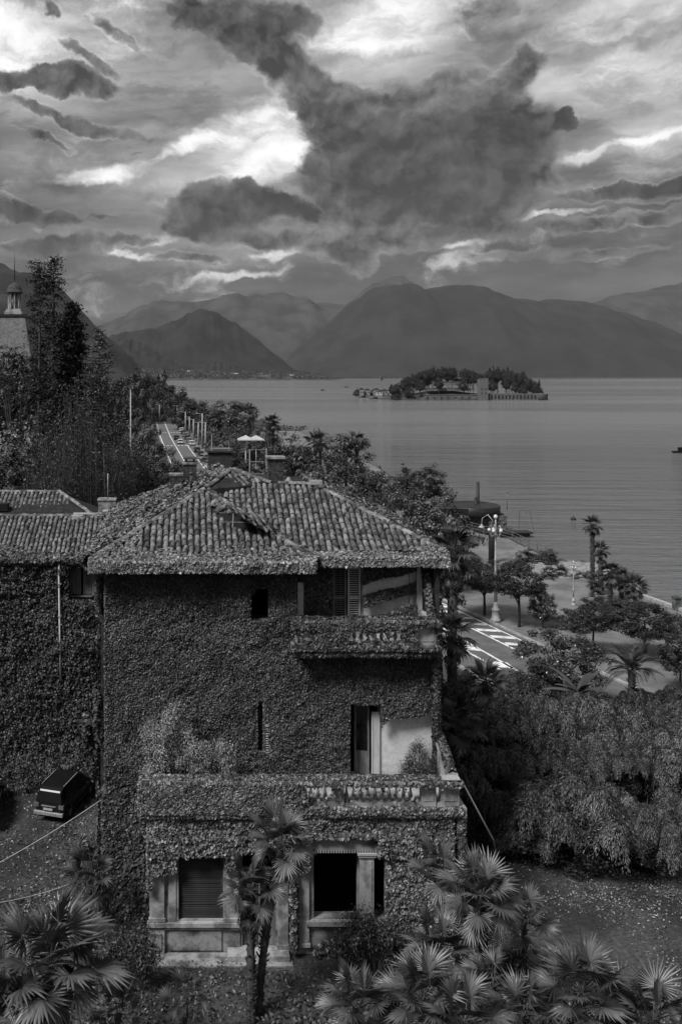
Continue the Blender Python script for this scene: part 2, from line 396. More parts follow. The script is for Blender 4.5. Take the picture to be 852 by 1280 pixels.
    # bed under the lake, so that the world closes below
def hill(name, pts, Y, depth, a, b, rock=0.1, nx=220, ny=44, seed=1, scale=None, zb=LZ-2, snow=None):
    px = np.array([p[0] for p in pts], float); py = np.array([p[1] for p in pts], float)
    X = (px-CX)*Y/FPX; H = CZ-(py-CY)*Y/FPX-zb
    xs = np.linspace(X[0], X[-1], nx); hs = np.interp(xs, X, H)
    k = np.array([1, 2, 3, 2, 1.])/9; hs2 = np.convolve(np.pad(hs, 2, 'edge'), k, 'valid')
    sc = scale or depth/5
    hs2 = hs2*(1+0.10*(fbm(xs/sc*6+seed, xs*0+seed, 5, 0.6)-0.5))
    vv = np.linspace(0, 1, ny); XX, VV = np.meshgrid(xs, vv)
    prof = np.where(VV < 0.6, np.sin(VV/0.6*PI/2)**1.15, np.cos((VV-0.6)/0.4*PI/2)**0.8)
    YY = Y+(VV-0.6)*depth
    g = fbm(XX/sc*2.2+seed*3, YY/sc*0.7+seed, 6, 0.55)
    rdg = 1-np.abs(2*fbm(XX/sc*1.6+seed, YY/sc*0.5, 4)-1)
    w = np.sin(np.clip(VV/0.6, 0, 1)*PI)
    ZZ = zb+hs2[None, :]*prof*(1+w*(0.22*(g-0.5)+0.16*(rdg-0.85)))
    v = np.stack([XX, YY, ZZ], -1).reshape(-1, 3)
    i = np.arange(nx*ny).reshape(ny, nx)
    f = np.stack([i[:-1, :-1], i[:-1, 1:], i[1:, 1:], i[1:, :-1]], -1).reshape(-1, 4)
    m = mat('slope_'+name+str(seed), a, b, 0.95, 1.0, 6, 0, stretch=(1/sc*3, 1/sc*2, 1/sc*3), spec=0.1)
    return tag(link(name, np_mesh(name, v, f, m, True)), kind='structure')

build_land()
# the shore running off to the left and the range on every side of the lake
hill('mountain', [(-1500,300),(-500,250),(-200,270),(0,330),(30,341),(75,357),(92,378),(108,398),(125,412),(133,426),(146,428),(170,455),(178,474),(200,478)], 2600, 1500, 0.025, 0.05, seed=2)
hill('hill', [(100,478),(120,440),(135,424),(165,424),(185,432),(205,446),(235,455),(262,460),(290,470),(300,478)], 4900, 600, 0.015, 0.03, seed=3)
hill('hill', [(90,470),(140,421),(165,414),(195,412),(215,404),(235,393),(252,389),(272,393),(295,406),(320,425),(345,446),(362,462),(392,466),(412,478)], 6300, 2000, 0.012, 0.025, seed=4)
hill('hill', [(225,476),(245,458),(268,451),(292,455),(310,466),(330,478)], 4750, 300, 0.012, 0.03, seed=5)
hill('mountain', [(330,478),(365,440),(400,414),(430,385),(455,366),(480,357),(505,360),(520,366),(548,362),(580,354),(600,360),(622,372),(660,376),(700,376),(735,390),(770,400),(800,416),(830,428),(860,424),(1000,400),(1300,380),(1800,430)], 8600, 3600, 0.018, 0.03, seed=6, nx=320)
hill('mountain', [(-300,380),(60,420),(130,404),(165,392),(185,378),(205,376),(235,380),(260,376),(290,366),(330,368),(350,364),(365,372),(392,380),(420,384),(450,372),(500,380),(560,420)], 10500, 4000, 0.03, 0.06, seed=7)
hill('mountain', [(560,420),(640,392),(700,386),(740,380),(770,368),(800,364),(830,356),(860,352),(1000,340),(1400,360)], 11200, 4000, 0.025, 0.05, seed=8)
hill('mountain', [(400,420),(450,366),(470,350),(490,346),(510,352),(550,372),(610,400)], 12200, 3000, 0.03, 0.05, seed=9)
SHORE = [(-1500,450),(100,458),(180,463),(300,466),(380,467.5),(402,470),(412,475)]
hill('shore', SHORE, 4500, 700, 0.03, 0.08, seed=10, ny=20)
hill('shore', [(412,478),(450,473.2),(700,471.5),(852,471),(1500,468)], 6600, 700, 0.03, 0.08, seed=11, ny=12)
# ------------------------------------------------------------------ leaf makers
def leaf_quads(c, n, size, asp, rs, tipdir=None, droop=0.0):
    """c,n (k,3) centres and normals; every leaf one pointed quad, tip along tipdir where given"""
    k = len(c); n = n/np.maximum(np.linalg.norm(n, axis=1, keepdims=True), 1e-6)
    t = rs.normal(size=(k, 3)) if tipdir is None else tipdir+rs.normal(size=(k, 3))*0.45
    t = t-(t*n).sum(1, keepdims=True)*n; t /= np.maximum(np.linalg.norm(t, axis=1, keepdims=True), 1e-6)
    b = np.cross(n, t); s = (size*(0.65+0.7*rs.rand(k)))[:, None]
    up = n*s*0.10
    v = np.stack([c-t*s*0.5, c-b*s*asp*0.5+up-t*s*0.05, c+t*s*0.5-n*s*droop, c+b*s*asp*0.5+up-t*s*0.05], 1).reshape(-1, 3)
    f = np.arange(4*k).reshape(-1, 4)
    return v, f
def leaf_mesh(name, c, n, size, asp, rs, m, tipdir=None, droop=0.0):
    v, f = leaf_quads(np.asarray(c), np.asarray(n), size, asp, rs, tipdir, droop)
    return np_mesh(name, v, f, m)

def crown_points(rs, n, rx, ry, rz, clumps=60, cr=0.28, hollow=0.45, flat=0.0):
    """clusters of leaves scattered through an uneven ellipsoid"""
    u = rs.normal(size=(clumps, 3)); u /= np.linalg.norm(u, axis=1, keepdims=True)
    lump = 0.78+0.42*rs.rand(clumps)
    r = (hollow+(1-hollow)*rs.rand(clumps)**0.5)*lump
    cc = u*r[:, None]; cc[:, 2] = np.where(cc[:, 2] < 0, cc[:, 2]*(1-flat), cc[:, 2])
    w = 0.5+rs.rand(clumps); idx = rs.choice(clumps, n, p=w/w.sum())
    d = rs.normal(size=(n, 3)); d /= np.linalg.norm(d, axis=1, keepdims=True)
    rad_ = cr*(0.7+0.6*rs.rand(clumps))[idx]*(rs.rand(n)**0.45)
    p = cc[idx]+d*rad_[:, None]*np.array([1, 1, 0.75])
    nn = d*0.9+u[idx]*0.6+rs.normal(size=(n, 3))*0.45+np.array([0, 0, 0.5])
    return p*np.array([rx, ry, rz]), nn

# ------------------------------------------------------------------ materials of the villa
M_plaster = mat('old_plaster', 0.07, 0.30, 0.9, 1.0, 9, 0.01, contrast=(0.38, 0.58))
M_pale = mat('pale_plaster', 0.34, 0.60, 0.9, 0.7, 9, 0.006, contrast=(0.3, 0.55))
M_stone = mat('weathered_stone', 0.10, 0.30, 0.85, 2.2, 8, 0.01, contrast=(0.35, 0.62))
M_stone2 = mat('pale_stone', 0.13, 0.36, 0.85, 1.3, 9, 0.008, contrast=(0.36, 0.56))
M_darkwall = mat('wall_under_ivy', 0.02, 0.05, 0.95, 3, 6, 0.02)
M_tile = mat('clay_tile', 0.06, 0.20, 0.85, 4.0, 6, 0.006, island=0.5, space='World')
M_pan = mat('clay_pan', 0.012, 0.03, 0.95, 4, 5, 0.01)
M_wood = mat('old_wood', 0.10, 0.2, 0.8, 3, 6, 0.004, stretch=(4, 4, 0.5))
M_shut = mat('pale_shutter', 0.42, 0.55, 0.75, 3, 6, 0.003, stretch=(4, 4, 0.6))
M_dkwood = mat('dark_wood', 0.015, 0.06, 0.8, 2, 6, 0.004, stretch=(0.5, 1, 6))
M_black = mat('room_dark', 0.01, 0.015, 1.0, 2)  # black albedo stands for the darkness behind the openings
M_brick = mat('sooty_brick', 0.03, 0.09, 0.95, 6, 6, 0.02)
M_ivy = leafmat('ivy_leaf', 0.03, 0.17, 0.45, 0.5, 1.2)
M_ivyfine = leafmat('ivy_leaf_dark', 0.028, 0.11, 0.5, 0.4, 0.9)
M_ivytop = leafmat('ivy_leaf_pale', 0.08, 0.29, 0.5, 0.5, 1.5)
M_bark = mat('bark', 0.03, 0.08, 0.95, 8, 5, 0.02, stretch=(1, 1, 0.3))
M_white = mat('white_paint', 0.6, 0.75, 0.6, 3, 5)
M_metal = mat('grey_metal', 0.18, 0.28, 0.5, 5, 4)

YF, YG, YB = 32.4, 30.4, 33.4

def wall_holes(name, x0, x1, z0, z1, y0, th, holes, m, parent):
    """wall with true openings"""
    xs = sorted({x0, x1, *[h[0] for h in holes], *[h[1] for h in holes]}); zs = sorted({z0, z1, *[h[2] for h in holes], *[h[3] for h in holes]})
    b = MB()
    for i in range(len(xs)-1):
        for j in range(len(zs)-1):
            cx, cz = (xs[i]+xs[i+1])/2, (zs[j]+zs[j+1])/2
            if any(h[0] < cx < h[1] and h[2] < cz < h[3] for h in holes): continue
            b.box(xs[i], xs[i+1], y0, y0+th, zs[j], zs[j+1])
    me = b.mesh(name, m); bm = bmesh.new(); bm.from_mesh(me); bmesh.ops.remove_doubles(bm, verts=bm.verts, dist=1e-4)
    # drop the inner faces two boxes share
    seen = {}
    for f in bm.faces:
        k = tuple(round(c, 3) for c in f.calc_center_median()); seen.setdefault(k, []).append(f)
    dead = [f for fs in seen.values() if len(fs) > 1 for f in fs]
    bmesh.ops.delete(bm, geom=dead, context='FACES_ONLY'); bm.to_mesh(me); bm.free()
    return link(name, me, parent)

def tile_mesh():
    b = []; n = 5; L = 0.43; vs = []; fs = []
    for r, x, dz in ((0.098, 0.0, 0.0), (0.076, L, 0.0), (0.07, 0.0, 0.0)):
        for k in range(n+1):
            a = PI*k/n; vs.append((-r*math.cos(a), x, r*0.85*math.sin(a)+dz))
    for k in range(n): fs.append((k, k+1, n+1+k+1, n+1+k)); fs.append((k, 2*(n+1)+k, 2*(n+1)+k+1, k+1))
    return np_mesh('roof_tile', vs, fs, M_tile, True)
TILE = tile_mesh()
TV = np.array([v.co[:] for v in TILE.vertices]); TF = np.array([list(p.vertices) for p in TILE.polygons])

def frame_of(o, u, v):
    u = Vector(u).normalized(); v = Vector(v).normalized(); w = u.cross(v).normalized()
    return Matrix(((u.x, v.x, w.x, o[0]), (u.y, v.y, w.y, o[1]), (u.z, v.z, w.z, o[2]), (0, 0, 0, 1)))

def tile_spots(F, inside, u0, u1, v0, v1, seed, pitch=0.235, row=0.345, jig=1.0):
    R = random.Random(seed); out = []
    for i in range(int((u1-u0)/pitch)+1):
        sh = R.uniform(-.05, .05)*jig
        for j in range(int((v1-v0)/row)+1):
            u = u0+i*pitch; v = v0+j*row
            if not inside(u, v+0.15): continue
            M = F @ Matrix.Translation((u+R.gauss(0, .009)*jig, v+sh+R.gauss(0, .018)*jig, 0.035+R.uniform(0, .02)*jig)) @ Matrix.Rotation(R.gauss(0, .05)*jig, 4, 'Z') @ Matrix.Rotation(rad(-4)+R.gauss(0, .015), 4, 'X')
            out.append(M)
    return out
def tiles_joined(name, mats_, parent, m=None):
    vs = []; fs = []; n = len(TV)
    h = np.hstack([TV, np.ones((n, 1))])
    for i, M in enumerate(mats_):
        vs.append(h @ np.array(M).T[:, :3]); fs.append(TF+i*n)
    return tag(link(name, np_mesh(name, np.vstack(vs), np.vstack(fs), m or M_tile, True), parent), kind='stuff')
def poly_in(poly):
    def f(u, v):
        c = False; j = len(poly)-1
        for i in range(len(poly)):
            (xi, yi), (xj, yj) = poly[i], poly[j]
            if (yi > v) != (yj > v) and u < (xj-xi)*(v-yi)/(yj-yi)+xi: c = not c
            j = i
        return c
    return f
def cap_row(a, b, name, parent, m=None, r=0.13, step=0.36, seed=0):
    """overlapping ridge tiles from a to b"""
    a = Vector(a); b = Vector(b); d = b-a; L = d.length; d.normalize(); R = random.Random(seed)
    u = d.cross(Vector((0, 0, 1))).normalized(); w = u.cross(d); vs = []; fs = []
    for i in range(int(L/step)):
        p = a+d*(i*step)+Vector((0, 0, 0.04+R.uniform(-.015, .02))); u2 = (u+d*R.gauss(0, .04)).normalized()
        for k2, (rr, t) in enumerate(((r, 0), (r*.85, step*1.15))):
            for k in range(6):
                an = PI*k/5; q = p+d*t-u2*rr*math.cos(an)+w*rr*0.8*math.sin(an); vs.append(q[:])
        o = i*12
        for k in range(5): fs.append((o+k, o+k+1, o+6+k+1, o+6+k))
    return link(name, np_mesh(name, vs, fs, m or M_tile, True), parent)

# ------------------------------------------------------------------ the villa
villa = empty('villa', (3, 36, 0), 0, 'ivy covered derelict three storey villa with broken tiled hip roof and balustraded terraces', 'villa')
VP = Vector((-3, -36, 0))
def vp(o):                       # children carry world coordinates; the root stands at the foot of the villa
    o.location = Vector(o.location)+VP; return o
def V(b, name, m, parent=None, **k):
    o = b.obj(name, m, parent or villa, **k)
    return vp(o) if parent is None else o

# walls with openings
W_T = (2.24, 2.89, 11.05, 12.22); W_S = (2.24, 3.03, 6.0, 8.2); W_D = (5.77, 7.0, 5.22, 8.05)
vp(wall_holes('wall', -3.12, 9.07, 5.0, 10.1, YF, 0.45, [W_S, W_D], M_pale, villa))
vp(wall_holes('wall', -3.12, 3.98, 10.1, 13.25, YF+0.002, 0.45, [W_T], M_darkwall, villa))
b = MB(); b.box(-3.12, -1.38, YF+0.004, YF+.45, -0.3, 5.0); V(b, 'wall', M_darkwall)
G_B = (-0.41, 1.19, 1.19, 3.5); G_D = (1.74, 2.98, 0.25, 3.55); G_L = (4.28, 5.83, 1.24, 3.62); G_M = (6.35, 6.78, 1.24, 3.55)
vp(wall_holes('wall', -1.38, 9.0, -0.3, 4.9, YG, 0.4, [G_B, G_D, G_L, G_M], M_plaster, villa))
b = MB(); b.box(-1.38, -1.0, YG+.4, YF, -0.3, 4.9); b.box(8.6, 9.0, YG+.4, YF, -0.3, 4.9); V(b, 'wall', M_darkwall)
vp(wall_holes('wall', 3.98, 8.75, 10.3, 13.25, YB, 0.3, [(5.42, 6.5, 10.32, 12.78)], mat('lime_plaster', 0.55, 0.72, 0.9, 0.9, 8, 0.005), villa))
b = MB(); b.box(3.6, 3.978, YF+.46, YB+.3, 10.3, 13.25); V(b, 'wall', M_darkwall)
# inside: back wall, side walls, floors, near black to stand for the unlit rooms
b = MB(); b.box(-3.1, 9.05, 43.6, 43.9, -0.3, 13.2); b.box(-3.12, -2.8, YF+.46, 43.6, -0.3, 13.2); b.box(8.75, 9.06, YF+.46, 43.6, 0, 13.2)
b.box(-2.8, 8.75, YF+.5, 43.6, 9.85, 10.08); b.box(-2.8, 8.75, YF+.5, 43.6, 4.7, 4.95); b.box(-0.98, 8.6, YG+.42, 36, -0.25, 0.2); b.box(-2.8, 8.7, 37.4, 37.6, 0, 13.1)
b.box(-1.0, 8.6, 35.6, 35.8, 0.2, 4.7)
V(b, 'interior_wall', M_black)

V(MB().box(9.062, 9.2, YF+.003, 43.8, -.3, 13.19), 'wall', M_darkwall); V(MB().box(-3.26, -3.122, YF+.003, 43.8, -.3, 13.19), 'wall', M_darkwall)
# terrace slab, mouldings, ledges
b = MB()
b.box(-1.67, 9.47, 30.1, YF-.002, 5.0, 5.18); b.box(-1.55, 9.35, 30.2, YF-.002, 4.9, 4.998); V(b, 'terrace_slab', M_stone2)
b = MB(); b.box(3.67, 8.98, 31.4, YB-.002, 10.1, 10.28); b.box(3.8, 8.9, 31.55, YF-.004, 9.98, 10.098); V(b, 'balcony_slab', M_stone2)
b = MB(); b.box(4.17, 7.27, 30.25, YG-.002, 3.68, 4.08); b.box(4.12, 7.32, 30.16, YG-.002, 4.082, 4.2); V(b, 'entablature', M_plaster)
b = MB()
for i in range(34): b.box(4.2+i*.09, 4.25+i*.09, 30.2, 30.398, 3.6, 3.678)
V(b, 'dentil_row', M_plaster)
b = MB(); b.box(-1.46, 1.72, 30.22, YG-.002, 1.02, 1.16); b.box(-1.42, 1.70, 30.29, YG-.002, .9, 1.018); V(b, 'sill', M_stone2)
b = MB(); b.box(4.0, 7.0, 30.22, YG-.002, 1.06, 1.22); V(b, 'sill', M_stone2)
b = MB(); b.box(-1.5, 3.5, 29.7, YG-.002, -0.25, 0.06); V(b, 'plinth_step', M_stone)
b = MB(); b.box(1.3, 3.4, 29.9, YG-.004, 0.062, 0.24); V(b, 'door_step', M_stone2)
# pilasters and the column
def pilaster(x0, x1, z0, z1, y=YG, d=.1, m=None, base=True):
    b = MB(); b.box(x0, x1, y-d, y-.002, z0, z1)
    if base:
        b.box(x0-.04, x1+.04, y-d-.04, y-.003, z0, z0+.14); b.box(x0-.03, x1+.03, y-d-.03, y-.003, z1-.1, z1)
        b.box(x0-.05, x1+.05, y-d-.05, y-.004, z1+.002, z1+.07)
    V(b, 'pilaster', m or M_stone2, bevel=.01)
pilaster(-1.36, -0.86, 1.17, 3.3); pilaster(1.25, 1.70, 1.17, 3.4); pilaster(3.05, 3.4, .25, 3.5); pilaster(3.7, 4.12, .3, 3.5)
pilaster(-.72, -.46, 1.17, 3.4, base=False, d=.07)
b = MB(); b.box(5.86, 6.34, 30.26, 30.4, 1.23, 3.45); b.box(5.8, 6.4, 30.2, 30.42, 1.225, 1.36); b.box(5.8, 6.4, 30.2, 30.42, 3.42, 3.5); b.box(5.76, 6.44, 30.17, 30.42, 3.502, 3.598)
b.box(5.93, 6.27, 30.235, 30.259, 1.5, 3.3); V(b, 'column', M_stone2, bevel=.012)
b = MB(); b.box(-1.4, -.86, 30.3, YG-.003, .07, .88); V(b, 'pedestal', M_stone)
b = MB(); b.box(-1.3, -.96, 30.27, 30.298, .2, .78); V(b, 'pedestal_panel', M_plaster)
b = MB(); b.box(-.7, 1.1, 30.35, YG-.003, .16, .84); V(b, 'plinth_panel', M_plaster)
b = MB(); b.box(4.3, 6.2, 30.35, YG-.003, .2, .95); V(b, 'plinth_panel', M_plaster)

# roller blind of wooden slats in the left opening, each slat its own
w0 = vp(MB().box(-.45, -.38, 30.36, 30.44, 1.19, 3.52).box(1.16, 1.23, 30.36, 30.44, 1.19, 3.52).box(-.38, 1.16, 30.36, 30.44, 3.42, 3.5).obj('window_frame', M_stone, villa))
R = random.Random(3); z = 1.22; sl_me = MB().box(-.77, .77, -.012, .012, -.03, .03).mesh('blind_slat', M_dkwood)
while z < 3.4:
    link('blind_slat', sl_me, w0, (.39+R.uniform(-.006, .006), 30.5+R.uniform(-.012, .012), z), (R.uniform(-.25, .1), R.uniform(-.006, .006), 0)); z += .068+R.choice([0, 0, 0, .012])
# ground floor door, double with glazed top
b = MB(); b.box(1.75, 1.83, 30.45, 30.55, .25, 3.5); b.box(2.9, 2.97, 30.45, 30.55, .25, 3.5); b.box(1.83, 2.9, 30.45, 30.55, 3.42, 3.5); b.box(1.83, 2.9, 30.45, 30.53, 2.9, 2.98)
df = V(b, 'door_frame', M_wood)
for x in (1.84, 2.38):
    b = MB(); b.box(x, x+.06, 30.5, 30.54, .27, 2.89); b.box(x+.46, x+.52, 30.5, 30.54, .27, 2.89); b.box(x+.06, x+.46, 30.5, 30.54, .27, 1.0); b.box(x+.06, x+.46, 30.5, 30.54, 2.8, 2.89)
    dd = b.obj('door_leaf', M_dkwood if x < 2 else M_wood, df); b = MB(); b.box(x+.06, x+.46, 30.515, 30.525, 1.0, 2.8)
    b.obj('pane', mat('dark_glass', .01, .012, .12, 1, spec=.5), df)

# first floor: open terrace door with one glazed leaf standing out, pale jamb
b = MB(); b.box(5.72, 5.79, YF-.01, YF+.2, 5.22, 8.06); b.box(6.93, 7.0, YF-.012, YF+.2, 5.22, 8.06); b.box(5.79, 6.93, YF-.011, YF+.2, 7.99, 8.06); f1 = V(b, 'door_frame', M_wood)
b = MB(); b.box(6.68, 6.98, YF-.07, YF-.013, 5.22, 7.62); b.box(6.70, 6.72, YF-.09, YF-.07, 5.25, 7.6); V(b, 'shutter', M_shut)
b = MB(); Mx = Matrix.Translation((6.62, YF-.0, 5.24)) @ Matrix.Rotation(rad(72), 4, 'Z')
def leaf_door(b, M, w=.55, h=2.7):
    b.box(0, .07, 0, .04, 0, h, M); b.box(w-.07, w, 0, .04, 0, h, M); b.box(.07, w-.07, 0, .04, 0, .8, M); b.box(.07, w-.07, 0, .04, h-.08, h, M); b.box(.07, w-.07, 0, .04, .8, .86, M)
Mx = Matrix.Translation((6.1, YF+.25, 5.24)) @ Matrix.Rotation(rad(-14), 4, 'Z'); leaf_door(b, Mx); dl = b.obj('door_leaf', M_wood, f1)
b = MB(); b.box(.07, .48, .015, .022, .86, 2.62, Mx); b.obj('pane', MATS['dark_glass'], dl)
b = MB(); b.box(5.7, 6.9, YF-.25, YF-.002, 5.182, 5.26); V(b, 'door_step', M_stone2)
# first floor: half hidden shuttered window
def shutter(x0, x1, z0, z1, y, m, parent, slats=True, ang=0):
    w = x1-x0; b = MB(); h = z1-z0
    M = Matrix.Translation((x0, y, z0)) @ Matrix.Rotation(rad(ang), 4, 'Z')
    b.box(0, .06, 0, .05, 0, h, M); b.box(w-.06, w, 0, .05, 0, h, M)
    for z in (0, h*.5-.04, h-.09): b.box(.06, w-.06, 0, .05, z, z+.09, M)
    s = b.obj('shutter', m, parent)
    me = MB().box(.06, w-.06, -.02, .02, -.008, .008).mesh('shutter_slat', m)
    n = int(h/.085)
    for k in range(n):
        z = .1+k*.085
        if z > h-.1 or abs(z-h*.5) < .06: continue
        link('shutter_slat', me, s, (M @ Vector((0, .025, z)))[:], (rad(35), 0, rad(ang)))
    return s
f2 = V(MB().box(2.2, 3.07, YF-.05, YF-.004, 5.9, 6.0), 'window_frame', M_stone2)
shutter(2.26, 2.46, 6.02, 8.18, YF-.04, M_shut, f2); shutter(2.72, 3.0, 6.02, 8.18, YF-.04, M_shut, f2)
V(MB().box(2.47, 2.7, YF+.1, YF+.14, 6.0, 8.2), 'door_leaf', M_dkwood)
# tower window: an empty dark opening with its surround
V(MB().box(2.16, 2.97, YF-.04, YF-.001, 10.96, 11.04).box(2.17, 2.237, YF-.03, YF-.001, 11.04, 12.25).box(2.893, 2.96, YF-.03, YF-.001, 11.04, 12.25), 'window_frame', M_stone)
# second floor balcony door with two shutters, pale corner post, left pilaster
f3 = V(MB().box(5.36, 5.42, YB-.03, YB+.1, 10.3, 12.84).box(6.5, 6.56, YB-.03, YB+.1, 10.3, 12.84).box(5.42, 6.5, YB-.03, YB+.1, 12.78, 12.84), 'window_frame', M_stone2)
shutter(5.44, 5.94, 10.34, 12.76, YB-.02, M_wood, f3); shutter(5.99, 6.47, 10.34, 12.76, YB-.05, M_shut, f3)
V(MB().box(8.55, 8.8, YB-.25, YB-.002, 10.3, 13.0).box(8.32, 8.4, YB-.15, YB-.002, 10.9, 13.0), 'corner_post', M_shut)
V(MB().box(4.0, 4.28, YB-.3, YB-.002, 10.3, 12.2), 'pilaster', M_pale)

# balustrades
def baluster_mesh(h=.62, r=.075):
    b = MB(); b.lathe([(r*.9, 0), (r*.9, h*.08), (r*.5, h*.12), (r*.95, h*.3), (r, h*.38), (r*.55, h*.62), (r*.42, h*.8), (r*.8, h*.88), (r*.85, h)], n=8)
    return b.mesh('baluster', M_stone2)
BAL = baluster_mesh()
def balustrade(name, x0, x1, y, z0, posts, h=.92, label=None):
    root = V(MB().box(x0, x1, y-.13, y+.13, z0+h-.13, z0+h).box(x0, x1, y-.1, y+.1, z0+h-.17, z0+h-.132), name, M_stone2)
    root['label'] = label
    MB().box(x0, x1, y-.11, y+.11, z0, z0+.12).obj('base_rail', M_stone2, root)
    for p0, p1 in posts:
        MB().box(p0, p1, y-.16, y+.15, z0-.0, z0+h-.172).box(p0-.03, p1+.03, y-.19, y+.17, z0+h+.002, z0+h+.05).box(p0+.08, p1-.08, y-.18, y-.161, z0+.2, z0+h-.27).obj('pedestal', M_stone2, root, bevel=.01)
    x = x0+.14
    while x < x1-.1:
        if not any(p0-.1 < x < p1+.1 for p0, p1 in posts): link('baluster', BAL, root, (x, y, z0+.12))
        x += .245
    return root
balustrade('balustrade', -1.6, 9.2, 30.35, 5.18, [(-1.6, -1.1), (.9, 1.4), (4.95, 5.3), (7.95, 8.45), (8.62, 9.25)], label='long stone balustrade along the front of the main terrace')
balustrade('balustrade', 3.8, 8.85, 31.6, 10.28, [(3.8, 4.3), (8.15, 8.8)], h=.9, label='short stone balustrade of the upper balcony')
b = MB()
b.prism([(30.5, 5.18), (32.38, 5.18), (32.38, 6.75), (31.9, 6.5), (31.2, 6.18), (30.5, 6.08)], 9.0, 9.24, 'x'); V(b, 'parapet', M_stone2)
b = MB()
for (ya, za, yb_, zb_) in ((30.5, 6.09, 31.2, 6.19), (31.2, 6.19, 31.9, 6.51), (31.9, 6.51, 32.38, 6.76)): b.beam((9.12, ya, za+.03), (9.12, yb_+.01, zb_+.03), .36, .07)
V(b, 'parapet_cap', M_stone)
# return balustrade of the upper balcony
b = MB(); b.box(8.62, 8.8, 31.77, 33.1, 11.05, 11.18); b.box(8.64, 8.78, 31.77, 33.1, 10.28, 10.4)
for k in range(5): b.lathe([(.06, 0), (.035, .1), (.07, .25), (.035, .5), (.06, .65)], (8.71, 31.95+k*.24, 10.4), 8)
V(b, 'side_balustrade', M_stone2)

# ---- roof of the villa
ZE = 13.34
A0 = (-3.57, 31.7, ZE); A1 = (4.5, 31.7, ZE); AP = (.6, 35.8, 15.35); PK = (1.8, 37.7, 15.95)
E0 = (4.5, 32.6, 13.4); E1 = (9.5, 32.6, 13.4); RR = (5.17, 36.7, 15.42); RL = (3.4, 36.75, 15.45); VT = (1.05, 35.95, 15.1)
BL = (-3.57, 43.4, 13.5); BM_ = (1.8, 40.2, 15.6); BR = (9.5, 43.2, 13.4); RB = (5.17, 40.5, 15.3)
roof = V(MB().box(-3.2, 9.3, YF+.46, 43.8, 13.2, 13.26), 'roof', M_pan)
rm = MB(); vs = [A0, A1, AP, PK, E0, E1, RR, RL, VT, BL, BM_, BR, RB]
A0i, A1i, APi, PKi, E0i, E1i, RRi, RLi, VTi, BLi, BMi, BRi, RBi = range(13)
fs = [(A0i, A1i, APi), (A1i, E0i, VTi, APi), (E0i, E1i, RRi, RLi, VTi), (APi, VTi, RLi, PKi), (A0i, APi, PKi), (A0i, PKi, BMi, BLi), (RLi, RRi, RBi, BMi, PKi), (E1i, BRi, RBi, RRi), (BLi, BMi, RBi, BRi)]
tri = []
for f in fs:
    for k in range(1, len(f)-1): tri.append((f[0], f[k], f[k+1]))
rm.add(vs, tri); under = rm.obj('roof_deck', M_pan, roof)
# eaves board and soffit
b = MB(); b.beam((-3.57, 31.75, 13.22), (4.5, 31.75, 13.22), .12, .16); b.beam((4.44, 31.75, 13.22), (4.44, 32.6, 13.22), .12, .16); b.beam((4.5, 32.66, 13.27), (9.5, 32.66, 13.27), .12, .16); b.beam((9.44, 32.66, 13.27), (9.44, 43.2, 13.27), .12, .16); b.beam((-3.51, 31.75, 13.22), (-3.51, 43.4, 13.4), .12, .16)
b.box(-3.5, 4.4, 31.8, YF+.44, 13.12, 13.16); b.box(4.4, 9.4, 32.7, YB+.3, 13.2, 13.24)
b.obj('eaves', M_dkwood, roof)

def slope_frame(o, ex, p_up):
    o = Vector(o); u = (Vector(ex)-o).normalized(); q = Vector(p_up)-o; v = (q-u*q.dot(u)).normalized()
    return frame_of(o, u, v)
def to_uv(F, pts):
    I = F.inverted(); return [tuple((I @ Vector(p))[:2]) for p in pts]
ind = []; many = []
# tower front slope
F = slope_frame(A0, A1, AP); P = to_uv(F, [A0, A1, AP]); inn = poly_in(P)
hole = lambda u, v: ((u-4.75)/.25)**2+((v-3.5)/.6)**2 < 1 or (((u-5.35)*.75+(v-2.45)*.66)/.5)**2+((-(u-5.35)*.66+(v-2.45)*.75)/1.15)**2 < 1
ind += [(M, 0) for M in tile_spots(F, lambda u, v: inn(u, v) and not hole(u, v) and (u > 1.1 or v > 1.2), .1, 8.0, 0.02, 4.6, 1)]
# tower right slope (its tiles slipped and broken)
F = slope_frame(A1, (4.5, 40, ZE), AP); P = to_uv(F, [A1, E0, VT, AP]); inn = poly_in(P)
hole2 = lambda u, v: ((u-1.9)/1.1)**2+((v-2.5)/.75)**2 < 1
sp = tile_spots(F, lambda u, v: inn(u, v) and not hole2(u, v), .05, 4.2, .1, 4.4, 2, jig=3.0)
ind += [(M, 0) for M in sp]
FB = F
# main front slope
F = slope_frame(E0, E1, RR); P = to_uv(F, [E0, E1, RR, RL, VT]); inn = poly_in(P)
sp = tile_spots(F, lambda u, v: inn(u, v), -3.5, 5.0, .02, 4.7, 3)
sp.sort(key=lambda M: M.translation.y)
left = max(0, 300-len(ind)); ind += [(M, 0) for M in sp[:left]]; many += sp[left:]
F = slope_frame(VT, RL, PK); P = to_uv(F, [AP, VT, RL, PK]); inn = poly_in(P); many += tile_spots(F, inn, -1, 3.5, -.5, 2.2, 5, jig=1.5)
# left slope: tiles under the creeper
F = slope_frame(BL, A0, AP); P = to_uv(F, [A0, AP, PK, BM_, BL]); inn = poly_in(P); many += tile_spots(F, inn, 0, 11.8, .02, 5.5, 6)
F = slope_frame(E1, BR, RR); P = to_uv(F, [E1, BR, RB, RR]); inn = poly_in(P); many += tile_spots(F, inn, 0, 10.6, .02, 5.5, 7)
ind = ind[:300]+[]; 
for M, _ in ind:
    o = link('roof_tile', TILE, roof); o.matrix_local = M
if many: tiles_joined('roof_tiles', many, roof)
